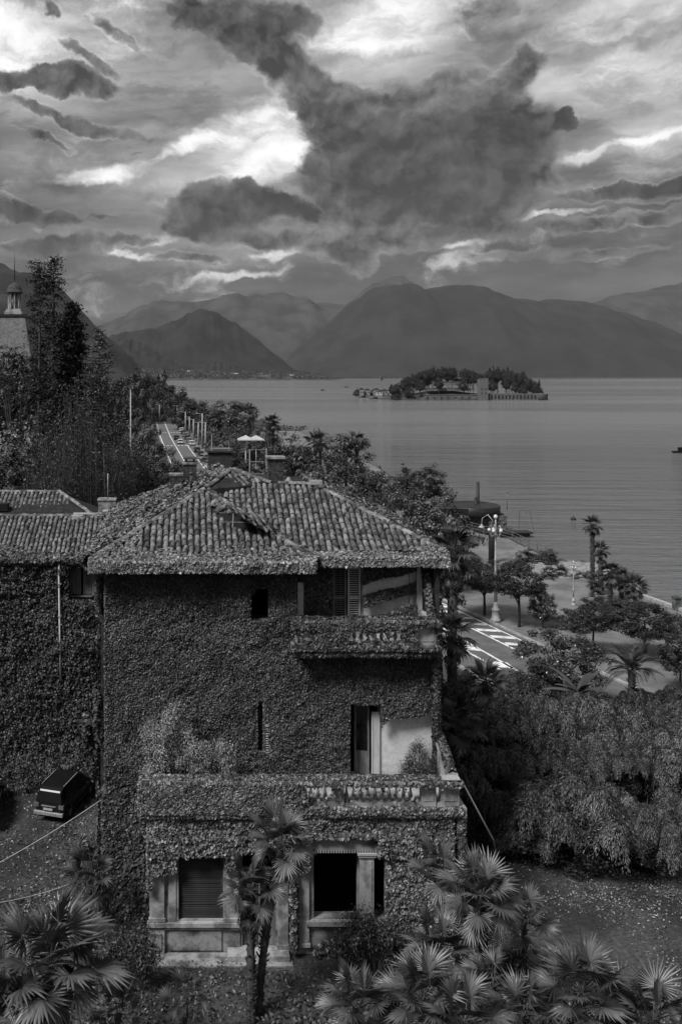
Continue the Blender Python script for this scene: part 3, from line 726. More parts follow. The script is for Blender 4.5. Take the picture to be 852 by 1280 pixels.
# slipped tiles, loose laths and black sheets that paint the dark of the gap
R = random.Random(8)
for k in range(16):
    u = R.uniform(.7, 2.9); v = R.uniform(1.5, 3.2); M = FB @ Matrix.Translation((u, v, .06+R.uniform(0, .1))) @ Matrix.Rotation(R.uniform(-1.2, 1.2), 4, 'Z') @ Matrix.Rotation(R.uniform(-.3, .5), 4, 'X')
    ob = link('slipped_tile', TILE, roof); ob.matrix_local = M
FA = slope_frame(A0, A1, AP)
b = MB(); b.add([(FA @ Vector(p))[:] for p in ((5.75, 1.5, .02), (6.2, 1.9, .02), (5.1, 3.3, .02), (4.6, 3.9, .02), (4.55, 3.0, .02))], [(0, 1, 2, 3, 4)])
b.add([(FB @ Vector(p))[:] for p in ((.9, 1.95, .02), (2.9, 1.9, .02), (2.9, 3.0, .02), (1.0, 3.1, .02))], [(0, 1, 2, 3)]); b.obj('roof_gap_shade', M_black, roof)
b = MB()
for (u0, v0, u1, v1) in ((.6, 1.9, 3.2, 2.0), (.8, 2.35, 3.3, 2.5), (1.0, 2.8, 2.8, 2.9), (1.6, 1.6, 2.0, 3.2), (2.3, 1.7, 2.5, 3.1)): b.beam(FB @ Vector((u0, v0, .05)), FB @ Vector((u1, v1, .07)), .07, .05)
for (u0, v0, u1, v1) in ((4.7, 2.3, 6.0, 2.2), (4.5, 2.9, 5.6, 2.85), (5.2, 1.9, 5.3, 3.2)): b.beam(FA @ Vector((u0, v0, .03)), FA @ Vector((u1, v1, .05)), .05, .03)
b.obj('roof_batten', M_wood, roof)
F0 = slope_frame(A0, A1, AP)
for k in range(9):
    M = F0 @ Matrix.Translation((4.7+R.uniform(-.3, .3), 3.35+R.uniform(-.6, .6), .07)) @ Matrix.Rotation(R.uniform(-.9, .5), 4, 'Z'); ob = link('slipped_tile', TILE, roof); ob.matrix_local = M
for a, c, s_ in ((A0, AP, 1), (A1, AP, 2), (RR, RL, 3), (E1, RR, 4), (RL, PK, 5), (AP, PK, 6), (PK, BM_, 7)): cap_row(a, c, 'ridge_cap', roof, seed=s_)
b = MB(); b.beam((2.9, 36.9, 15.5), (1.75, 37.75, 16.02), .3, .1); b.obj('ridge_mortar', M_brick, roof)
V(MB().box(5.0, 5.5, 36.5, 36.9, 15.45, 15.62), 'ridge_mortar', M_stone2)
# small iron hoop on the ridge
hp = [(4.85+.17*math.cos(a), 36.75, 15.55+.19*math.sin(a)) for a in np.linspace(0, PI, 9)]
V(MB().tube(hp, .018, 5).tube([(5.05, 36.7, 15.5), (5.05, 36.7, 15.95)], .015, 5), 'iron_hoop', M_metal)

def chimney(x, y, z0, z1, w, dpt, cap, pot=True, label=None, extra=None):
    c = V(MB().box(x-w/2, x+w/2, y-dpt/2, y+dpt/2, z0, z1), 'chimney', M_brick); c['label'] = label
    # brick courses, each a proud ring
    b = MB(); z = z0+.3
    while z < z1-.05:
        b.box(x-w/2-.012, x+w/2+.012, y-dpt/2-.012, y+dpt/2+.012, z, z+.065); z += .09
    b.obj('brick_courses', M_brick, c)
    MB().box(x-w/2-cap, x+w/2+cap, y-dpt/2-cap, y+dpt/2+cap, z1+.002, z1+.09).obj('chimney_cap', M_stone, c)
    if pot:
        b = MB()
        for k in (-1, 1): b.box(x+k*w*.3-.05, x+k*w*.3+.05, y-dpt*.3, y+dpt*.3, z1+.09, z1+.22)
        b.box(x-w/2-.02, x+w/2+.02, y-dpt/2, y+dpt/2, z1+.222, z1+.28); b.obj('chimney_pot', M_brick, c)
    return c
chimney(.02, 38.3, 14.4, 16.15, .56, .6, .06, label='taller dark brick chimney at the left of the roof peak')
chimney(-.42, 38.6, 14.2, 15.6, .85, .5, .05, pot=False, label='low wide dark chimney stack')
chimney(3.65, 37.6, 15.0, 16.45, .6, .55, .1, pot=False, label='square brick chimney with pale slab on the main ridge')
V(MB().tube([(.07, 36.2, 15.3), (.07, 36.2, 15.95)], .06, 8).tube([(.07, 36.2, 15.93), (.07, 36.2, 16.02)], .1, 8), 'vent_pipe', M_brick)
V(MB().box(4.05, 4.3, 36.9, 37.4, 15.4, 15.56).lathe([(.14, 0), (.1, .12), (.05, .2)], (4.18, 37.1, 15.5), 8), 'flashing', M_stone2)

# ------------------------------------------------------------------ the lower wing on the left
annex = empty('wing_building', (-10, 46, 0), 0, 'lower ivy covered wing with tiled roof and white downpipe, left of the villa', 'building')
def A(b, name, m, parent=None, **k):
    o = b.obj(name, m, parent or annex, **k)
    if parent is None: o.location = Vector(o.location)+Vector((10, -46, 0))
    return o
o = wall_holes('wall', -20, -3.13, -0.8, 10.9, 44, .4, [(-5.9, -4.85, 9.0, 10.45)], M_darkwall, annex); o.location = (10, -46, 0)
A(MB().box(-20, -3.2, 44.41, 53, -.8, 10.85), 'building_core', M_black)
wf = A(MB().box(-5.96, -5.9, 43.9, 44.3, 9.0, 10.5).box(-4.85, -4.79, 43.9, 44.3, 9.0, 10.5).box(-5.9, -4.85, 43.9, 44.3, 10.45, 10.5).box(-5.9, -4.85, 43.9, 44.3, 8.93, 8.998), 'window_frame', M_wood)
for x in (-5.89, -5.32): MB().box(x, x+.46, 44.1, 44.14, 9.02, 10.43).box(x+.02, x+.44, 44.08, 44.1, 9.6, 9.66).obj('shutter', M_wood, wf)
MB().box(-4.78, -4.5, 43.86, 43.96, 9.05, 10.42).obj('shutter', M_wood, wf)
WA = (-20, 43.5, 11.04); WB = (-3.6, 43.5, 11.04); WR = (-4.3, 46.6, 12.52); WL = (-20, 46.6, 12.52)
ar = A(MB().box(-20, -3.3, 44.2, 53, 10.86, 10.95), 'roof', M_pan)
AO = Vector((0, 0, 0))
rm = MB(); rm.add([WA, WB, WR, WL, (-20, 47.2, 12.1), (-4.3, 47.2, 12.1), (-20, 50, 13.35), (-7.4, 50, 13.35), (-5.0, 47.2, 12.3), (-20, 53.6, 11.2), (-3.6, 53.6, 11.2), (-3.6, 47.2, 11.2)],
 [(0, 1, 2, 3), (3, 2, 5, 4), (4, 5, 8), (4, 8, 7), (4, 7, 6), (6, 7, 10, 9), (7, 8, 11), (7, 11, 10), (1, 11, 5, 2)]); rm.obj('roof_deck', M_pan, ar)
F = slope_frame(WA, WB, WR); sp = tile_spots(F, poly_in(to_uv(F, [WA, WB, WR, WL])), 5, 16.4, .02, 3.5, 11)
Q = [(-20, 47.2, 12.0), (-5.0, 47.2, 12.3), (-7.4, 50, 13.35), (-20, 50, 13.35)]; F = slope_frame(Q[0], (-5, 47.2, 12.0), Q[2]); sp += tile_spots(F, poly_in(to_uv(F, Q)), 5, 15, .02, 3.2, 12)
tiles_joined('roof_tiles', sp, ar)
cap_row(WL, WR, 'ridge_cap', ar, seed=9); cap_row((-20, 50, 13.35), (-7.4, 50, 13.35), 'ridge_cap', ar, seed=10); cap_row((-7.4, 50, 13.37), (-5.0, 47.2, 12.35), 'ridge_cap', ar, seed=12)
A(MB().box(-6.15, -3.95, 46.5, 46.9, 12.45, 12.68).box(-4.6, -4.05, 46.2, 47.0, 12.682, 12.82).box(-6.2, -5.6, 46.3, 46.5, 12.4, 12.6), 'parapet', M_stone2)
A(MB().box(-4.9, -4.0, 47.3, 48, 12.3, 13.25).box(-4.95, -3.95, 47.25, 48.05, 13.252, 13.33), 'chimney', M_stone)
A(MB().tube([(-4.4, 47.5, 13.3), (-4.4, 47.5, 14.7)], .03, 6), 'vent_pipe', M_metal)
A(MB().box(-10.6, -9.9, 47.9, 48.4, 12.6, 13.0), 'skylight', M_black)
dp = [(-6.4, 43.3, 10.8), (-6.42, 43.3, 10.4), (-6.38, 43.28, 8), (-6.33, 43.28, 5.0)]
A(MB().tube(dp, .05, 8), 'downpipe', M_white)
b = MB()
for z in (9.7, 8.1, 6.4): b.box(-6.47, -6.3, 43.22, 43.95, z, z+.06)
A(b, 'pipe_bracket', M_metal)

# ------------------------------------------------------------------ ivy
RS = np.random.RandomState(21)
def wall_ivy(x0, x1, z0, z1, y, n, size, keep=None, thick=.16, seed=0, bulge=.12):
    rs = np.random.RandomState(seed); x = rs.uniform(x0, x1, n*2); z = rs.uniform(z0, z1, n*2)
    k = np.ones(len(x), bool) if keep is None else keep(x, z)
    x = x[k][:n]; z = z[k][:n]
    hmp = fbm(x*.9+seed, z*.9, 4)*bulge*2+fbm(x*4+seed, z*4, 3)*bulge
    yy = y-.03-hmp-rs.rand(len(x))*thick*.6
    p = np.stack([x, yy, z], 1); nn = np.stack([rs.normal(0, .45, len(x)), -np.ones(len(x))*.75, .55+rs.normal(0, .4, len(x))], 1)
    tip = np.tile([0, -.25, -1.0], (len(x), 1))
    return leaf_quads(p, nn, size, .85, rs, tip)
def roll_ivy(a, b, r, n, size, seed=0, squash=1.0, sag=.3, jit=.25):
    rs = np.random.RandomState(seed); a = np.array(a, float); b = np.array(b, float); d = b-a; L = np.linalg.norm(d); d /= L
    u = np.cross(d, [0, 0, 1]); u /= np.linalg.norm(u); w = np.cross(u, d)
    t = rs.rand(n)*L; an = rs.uniform(0, 2*PI, n); lump = .6+.8*fbm(t*1.4+seed, an*.4+seed, 4)
    rr = r*lump*(1-jit*rs.rand(n))
    off = u[None]*(np.cos(an)*rr)[:, None]+w[None]*(np.sin(an)*rr*squash)[:, None]
    p = a+d*t[:, None]+off; nn = off/r+rs.normal(0, .35, (n, 3))+np.array([0, 0, .35])
    return leaf_quads(p, nn, size, .85, rs, np.tile([0, 0, -1.0], (n, 1)))
def join_q(*parts):
    vs = []; fs = []; o = 0
    for v, f in parts: vs.append(v); fs.append(f+o); o += len(v)
    return np.vstack(vs), np.vstack(fs)
def ivy_obj(label, parts, m, cat='ivy'):
    v, f = join_q(*parts)
    return tag(link('ivy', np_mesh('ivy', v, f, m)), label, cat, kind='stuff')
# creeper over the left roof slope and roof edges
def slope_ivy(F, inn, u0, u1, v0, v1, n, size, seed, dens=None, h=.12):
    rs = np.random.RandomState(seed); u = rs.uniform(u0, u1, n); v = rs.uniform(v0, v1, n)
    k = np.array([inn(a, b_) for a, b_ in zip(u, v)])
    if dens is not None: k &= rs.rand(n) < dens(u, v)
    u, v = u[k], v[k]; n = len(u); M = np.array(F)
    w = .03+h*fbm(u*1.5+seed, v*1.5, 4)+rs.rand(n)*.05
    p = (np.stack([u, v, w, np.ones(n)], 1) @ M.T)[:, :3]
    nn = np.tile(M[:3, 2], (n, 1))+rs.normal(0, .35, (n, 3))
    return leaf_quads(p, nn, size, .85, rs, np.tile(-M[:3, 1], (n, 1)))
def inr(x, z, r, pad=0): return (x > r[0]-pad) & (x < r[1]+pad) & (z > r[2]-pad) & (z < r[3]+pad)
def keep_f(x, z):
    k = ~inr(x, z, W_T) & ~inr(x, z, (5.85, 6.98, 5.2, 8.0))
    k &= ~((inr(x, z, (2.27, 2.45, 6.6, 8.0)) & (fbm(x*6, z*3, 2) > .4)) | inr(x, z, (2.48, 2.68, 6.3, 8.1)) | (inr(x, z, (2.74, 2.99, 6.0, 7.3)) & (fbm(x*6, z*3, 2) > .35)))
    edge = 7.55-.9*np.clip((7.6-x)/.9, 0, 1)**2+.16*(fbm(x*2.2, x*0, 4)-.5)*2+.18*np.clip((x-8.4)/.6, 0, 1)
    patch = (x > 6.95) & (x < 8.95) & (z < edge) & ~((x > 7.0) & (z < 5.25+.75*np.clip((x-7.5)/1.4, 0, 1)*fbm(x*3, z*3, 3)*1.4))
    k &= ~patch
    k &= ~((x > 3.9) & (z > 10.05))
    return k
parts = [wall_ivy(-3.1, 9.1, 4.9, 13.2, YF, 190000, .068, keep_f, seed=1, thick=.22)]
parts += [wall_ivy(-3.2, -1.3, -.3, 5.0, YF, 7000, .13, seed=2)]
# bulging tufts and overhanging swags, thickest round the openings
rs = np.random.RandomState(71)
spots_ = [(6.0+.25*k-.6, 8.25+.28*math.sin(k/6*PI)) for k in range(7)]+[(2.05, 6.3), (2.1, 7.4), (3.2, 6.6), (3.15, 7.7), (2.6, 8.35)]+[(rs.uniform(-2.9, 8.8), rs.uniform(5.6, 12.8)) for _ in range(70)]
for (x_, z_) in spots_:
    if (5.6 < x_ < 9.0 and z_ < 7.9) or (x_ > 3.8 and z_ > 9.8) or (2.0 < x_ < 3.1 and (10.9 < z_ < 12.4 or 6.0 < z_ < 8.2) and x_ not in (2.05, 2.1)): continue
    w_, h_ = rs.uniform(.18, .5), rs.uniform(.2, .6); c = crown_points(rs, 380, w_, .14, h_, 8, .5, .2); c[0][:] += np.array([x_, YF-.16, z_]); c[1][:, 1] -= .8
    parts += [leaf_quads(c[0], c[1], .075, .85, rs, np.tile([0, -.25, -1.0], (380, 1)))]
# thick creeper up the left corner, with its loose swag and skirt
parts += [roll_ivy((-3.02, 32.4, 13), (-3.02, 32.35, -.2), .12, 9000, .085, seed=3)]
rs = np.random.RandomState(4); n = 3500; c = crown_points(rs, n, .42, .35, 1.9, 26, .35, .2); c[0][:] += np.array([-3.45, 32.5, 6.3]); parts += [leaf_quads(c[0], c[1], .12, .85, rs)]
c = crown_points(rs, 900, .38, .25, .22, 10, .5, .2); c[0][:] += np.array([-3.75, 32.5, 7.3]); parts += [leaf_quads(c[0], c[1], .12, .85, rs)]
sw = [(-3.1, 32.3, 12.9), (-3.36, 32.3, 12.6), (-3.42, 32.3, 11.9), (-3.34, 32.3, 11.2), (-3.1, 32.3, 10.9)]
for i in range(4): parts += [roll_ivy(sw[i], sw[i+1], .10, 900, .085, seed=30+i)]
F = frame_of((9.2, YF, -.2), (0, 1, 0), (0, 0, 1)); side_ = lambda F, sd: slope_ivy(F, lambda a, b_: True, 0, 11.2, 0, 13.1, 22000, .13, sd)
parts += [side_(F, 61), side_(frame_of((-3.26, 43.6, -.2), (0, -1, 0), (0, 0, 1)), 62)]
ivy_obj('fine leaved dark ivy blanketing the walls of the tall villa', parts, M_ivyfine)
# eaves rolls
parts = [roll_ivy((-3.6, 31.7, 13.22), (4.55, 31.7, 13.22), .26, 15000, .11, 5), roll_ivy((4.5, 31.75, 13.2), (4.5, 32.7, 13.22), .24, 1500, .11, 6),
         roll_ivy((4.5, 32.6, 13.28), (9.55, 32.6, 13.28), .2, 8000, .11, 7), roll_ivy((9.5, 32.6, 13.28), (9.5, 43, 13.28), .22, 6000, .12, 8),
         roll_ivy((-3.6, 31.7, 13.25), (-3.6, 43.4, 13.4), .28, 10000, .13, 9),
         wall_ivy(-3.6, 4.5, 12.95, 13.35, 31.62, 4500, .11, seed=10), wall_ivy(4.5, 9.5, 12.98, 13.35, 32.5, 3000, .11, seed=11)]
ivy_obj('thick rolls of pale ivy hanging over the eaves of the villa roof', parts, M_ivytop)
F = slope_frame(BL, A0, AP); Pin = poly_in(to_uv(F, [A0, AP, PK, BM_, BL]))
parts = [slope_ivy(F, Pin, 0, 11.8, 0, 5.5, 26000, .13, 41, lambda u, v: np.clip(1.5-fbm(u*.8, v*.8, 4)*1.3, .25, 1), h=.2)]
F = slope_frame(A0, A1, AP); Pin = poly_in(to_uv(F, [A0, A1, AP]))
parts += [slope_ivy(F, Pin, 0, 8.1, 0, 4.6, 14000, .11, 42, lambda u, v: np.clip((.75-v)/.8+(fbm(u*1.3, v*1.3, 4)-.5)*1.6, 0, 1)+np.clip((1.9-u)*.9, 0, 1)*.8)]
parts += [slope_ivy(FB, poly_in(to_uv(FB, [A1, E0, VT, AP])), 0, 4.3, 0, 4.5, 6000, .11, 43, lambda u, v: np.clip((1.3-v)/1.0+(fbm(u*2, v*2, 4)-.5)*2.4, 0, 1))]
F = slope_frame(E1, BR, RR); parts += [slope_ivy(F, poly_in(to_uv(F, [E1, BR, RB, RR])), 0, 10.6, 0, 5.5, 12000, .13, 44)]
F = slope_frame(E0, E1, RR); parts += [slope_ivy(F, poly_in(to_uv(F, [E0, E1, RR, RL, VT])), -1, 5, 0, 2.0, 3500, .11, 45, lambda u, v: np.clip((.35-v)/.3+(u-4)*.6, 0, 1))]
parts += [roll_ivy(BL, BM_, .2, 2500, .13, 46), roll_ivy((-3.2, 34, 13.7), (.2, 38.5, 15.6), .12, 900, .12, 47)]
ivy_obj('pale creeper spreading over the left slope and edges of the villa roof', parts, M_ivytop)
# terrace and balcony ivy: bigger leaves
def keep_g(x, z):
    k = ~inr(x, z, G_B, .04) & ~inr(x, z, G_D, .1) & ~inr(x, z, (4.1, 6.45, 1.0, 4.15)) & ~inr(x, z, (6.4, 6.72, 1.3, 3.5))
    k &= ~((x < 4.2) & (z < 2.9-.9*np.clip((x+1.4)/.5, 0, 1)*0+.4*(fbm(x*2, z*0+3, 3)-.5)) & (x > -1.3) & (x < 4.2))
    k &= ~((x < -.8) & (z < 2.1+.5*fbm(x*3, z, 2)))
    k &= ~((x > 4.2) & (x < 6.2) & (z < 1.1) & (fbm(x*1.5, z*2+5, 4) > .42))
    return k
parts = [wall_ivy(-1.45, 9.05, 0, 4.95, YG, 42000, .11, keep_g, seed=12, thick=.2), wall_ivy(-1.45, 9.0, 3.35, 4.2, YG-.05, 6000, .11, lambda x, z: keep_g(x, z) & (z > 3.5), seed=13, thick=.3)]
def keep_b(x, z):
    t = np.clip((x-3.2)/.9, 0, 1)
    dn = (z > 5.98) | (z < 5.2+.12*fbm(x*2, z, 2))
    return (rs2.rand(len(x)) < np.where(dn, 1-.3*t, 1-.99*t)) & ~((x > 7.8) & (z > 5.25) & (z < 5.95) & (fbm(x*2, z*2, 3) > .3))
rs2 = np.random.RandomState(9)
parts += [wall_ivy(-1.75, 9.3, 5.05, 6.12, 30.2, 24000, .11, keep_b, seed=14, thick=.2, bulge=.08)]
parts += [roll_ivy((-1.7, 30.3, 6.1), (8.6, 30.3, 6.1), .15, 10500, .105, 15), roll_ivy((-1.7, 30.1, 4.95), (9.4, 30.1, 4.98), .13, 8500, .105, 16), roll_ivy((-1.65, 30.2, 6.2), (-1.65, 30.2, .3), .2, 7000, .11, 17),
          roll_ivy((9.1, 30.6, 6.2), (9.15, 32.3, 6.8), .16, 1400, .12, 18), roll_ivy((9.3, 30.2, 5.0), (9.35, 30.3, 3.2), .16, 1400, .14, 19), roll_ivy((4.3, 30.15, 4.25), (7.2, 30.15, 4.25), .1, 1400, .13, 20)]
parts += [roll_ivy((7.1, 30.2, 4.9), (7.1, 30.2, .2), .3, 2500, .15, 48), roll_ivy((3.55, 30.2, 4.9), (3.6, 30.2, .3), .16, 1200, .14, 49)]
ivy_obj('large leaved ivy draped over the lower terrace balustrade and ground floor', parts, M_ivy)
def keep_c(x, z):
    return (rs2.rand(len(x)) < np.where((z > 10.98) | (z < 10.36), .9, .04+.5*(fbm(x*1.3, z*0, 3) > .6))) & ~((x > 8.1) & (z > 10.4) & (z < 11.05))
def keep_d(x, z):
    k = ~inr(x, z, (5.38, 6.54, 10.2, 12.85)) & ~inr(x, z, (4.02, 4.27, 10.4, 12.1))
    s = (z-.28*(x-6.5)); fing = (np.sin(s*7.5+1.2*fbm(x, z, 3))+.6*(fbm(x*2, z*2, 3)-.5))
    k &= ~((x > 6.5) & (x < 8.5) & (s < 12.35) & (fing > -.15)) & ~((x > 8.5) & (x < 8.8))
    return k
parts = [wall_ivy(3.65, 8.9, 10.2, 11.25, 31.5, 9000, .12, keep_c, seed=22, thick=.18, bulge=.08), wall_ivy(3.98, 8.8, 10.3, 13.2, YB, 12000, .11, keep_d, seed=23),
         roll_ivy((3.7, 31.45, 10.05), (8.95, 31.45, 10.05), .13, 3600, .12, 24), roll_ivy((3.7, 31.6, 11.22), (8.8, 31.6, 11.22), .12, 3000, .11, 25),
         roll_ivy((3.75, 31.6, 11.2), (3.75, 31.6, 10.0), .2, 1200, .12, 26), roll_ivy((8.85, 31.5, 11.2), (9.05, 32.3, 5.5), .15, 2200, .13, 27), roll_ivy((8.85, 33.2, 13.0), (8.9, 32.2, 10.9), .16, 900, .12, 28)]
ivy_obj('ivy wrapped round the upper balcony and streaking over its pale wall', parts, M_ivyfine)
# the wing
parts = [wall_ivy(-20, -3.1, -.8, 10.9, 44, 80000, .105, lambda x, z: ~inr(x, z, (-5.95, -4.55, 8.95, 10.5)), seed=31, thick=.35, bulge=.3), roll_ivy((-20, 43.45, 10.95), (-3.6, 43.45, 10.95), .32, 13000, .15, 32),
         ]
F = slope_frame(WA, WB, WR); parts += [slope_ivy(F, lambda a, b_: True, 0, 16.2, 0, 1.6, 7000, .14, 33, lambda u, v: np.clip(.9-v/.7+(fbm(u*.9, v, 4)-.5)*2.6, 0, 1))]
M_ivywing = leafmat('ivy_leaf_wing_shade', 0.02, 0.075, 0.5, 0.35, 0.5)  # darker copy of the ivy leaf; the wing's shade is put into its colour
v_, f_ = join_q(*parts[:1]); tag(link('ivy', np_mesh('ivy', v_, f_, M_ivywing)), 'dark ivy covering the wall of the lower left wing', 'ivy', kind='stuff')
ivy_obj('ivy roll along the eaves and roof edge of the lower left wing', parts[1:], M_ivy)
# ------------------------------------------------------------------ vegetation
def wx(px, Y): return (px-CX)*Y/FPX
def wz(py, Y): return CZ-(py-CY)*Y/FPX
L_dark = leafmat('leaf_dark', 0.018, 0.07, 0.5, 0.4, 0.35)
L_mid = leafmat('leaf_mid', 0.03, 0.13, 0.5, 0.4, 0.5)
L_pale = leafmat('leaf_pale', 0.05, 0.19, 0.5, 0.4, 0.6)
L_gloss = leafmat('leaf_glossy', 0.022, 0.10, 0.28, 0.6, 0.9)
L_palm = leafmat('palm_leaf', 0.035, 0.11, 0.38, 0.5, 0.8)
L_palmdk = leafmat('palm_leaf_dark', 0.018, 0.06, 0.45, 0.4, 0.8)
L_bam = leafmat('bamboo_leaf', 0.03, 0.21, 0.45, 0.4, 0.8)
L_dead = leafmat('dead_leaf', 0.12, 0.3, 0.8, 0.2, 0.8)
L_con = leafmat('conifer_needle', 0.015, 0.05, 0.7, 0.2, 0.4)
M_twig = mat('twig', 0.05, 0.1, 0.9, 2)
M_stem = mat('green_stem', 0.06, 0.12, 0.6, 3)

def crown_variants(n, leaves, size, clumps, cr, m, seed0, asp=.6, **k):
    out = []
    for i in range(n):
        rs = np.random.RandomState(seed0+i); p, nn = crown_points(rs, leaves, 1, 1, 1, clumps, cr, **k)
        out.append(leaf_mesh('crown', p, nn, size, asp, rs, m))
    return out
CR_DARK = crown_variants(4, 8000, .09, 80, .24, L_dark, 100, flat=.25)
CR_MID = crown_variants(3, 8000, .085, 75, .25, L_mid, 120, flat=.2)
CR_PALE = crown_variants(2, 5200, .095, 60, .25, L_pale, 140)
L_vdark = leafmat('leaf_darkest', 0.012, 0.05, 0.5, 0.35, 0.5)
CR_ROUND = crown_variants(3, 13000, .07, 160, .2, L_vdark, 160, flat=.5, hollow=.55)
CR_NEAR = crown_variants(3, 15000, .055, 110, .2, L_mid, 180, flat=.1)
CR_GLOSS = crown_variants(2, 12000, .075, 110, .2, L_gloss, 190, asp=.45)

def trunk_mesh(seed, limbs=6, top=1.0, r=.05, spread=.55):
    """unit trunk: foot at 0, fork near z=.45, limbs reaching the crown"""
    R = random.Random(seed); b = MB()
    b.tube([(0, 0, -.05), (R.uniform(-.02, .02), R.uniform(-.02, .02), .25), (R.uniform(-.03, .03), 0, .5), (0, 0, .78)], [r*1.25, r, r*.8, r*.35], 7)
    for k in range(limbs):
        a = 2*PI*k/limbs+R.uniform(-.4, .4); z = R.uniform(.38, .6); L = spread*R.uniform(.6, 1)
        p = [(0, 0, z), (math.cos(a)*L*.4, math.sin(a)*L*.4, z+.15), (math.cos(a)*L, math.sin(a)*L, min(.95, z+R.uniform(.25, .42)))]
        b.tube(p, [r*.5, r*.35, r*.12], 5)
        q = p[1]; a2 = a+R.uniform(.5, .9)
        b.tube([q, (q[0]+math.cos(a2)*L*.4, q[1]+math.sin(a2)*L*.4, q[2]+.2)], [r*.3, r*.08], 4)
    return b.mesh('trunk', M_bark)
TRK = [trunk_mesh(i) for i in range(4)]
_ti = [0]
def tree(name, px, ptop, pbot, w, Y, vs, label, cat='tree', group=None, gz=None, dy=1.0, trunk=True, X=None):
    """broad tree: px centre, ptop/pbot crown extent, w crown width as read off the picture, Y distance"""
    _ti[0] += 1; i = _ti[0]
    x = wx(px, Y) if X is None else X; zt = wz(ptop, Y); zb = wz(pbot, Y)
    g = ground_z(x, Y) if gz is None else gz
    rz_ = (zt-zb)/2; rx = w/2*Y/FPX
    root = empty(name, (x, Y, g), 0, label, cat, group)
    c = link('crown', vs[i % len(vs)], root, (0, 0, (zt+zb)/2-g), (0, 0, i*1.7), (rx/.98, rx*dy/.98, rz_/.98))
    if trunk: link('trunk', TRK[i % 4], root, (0, 0, 0), (0, 0, i*2.1), (rx*1.1, rx*1.1, max(.8, (zt-g)*.9)))
    return root

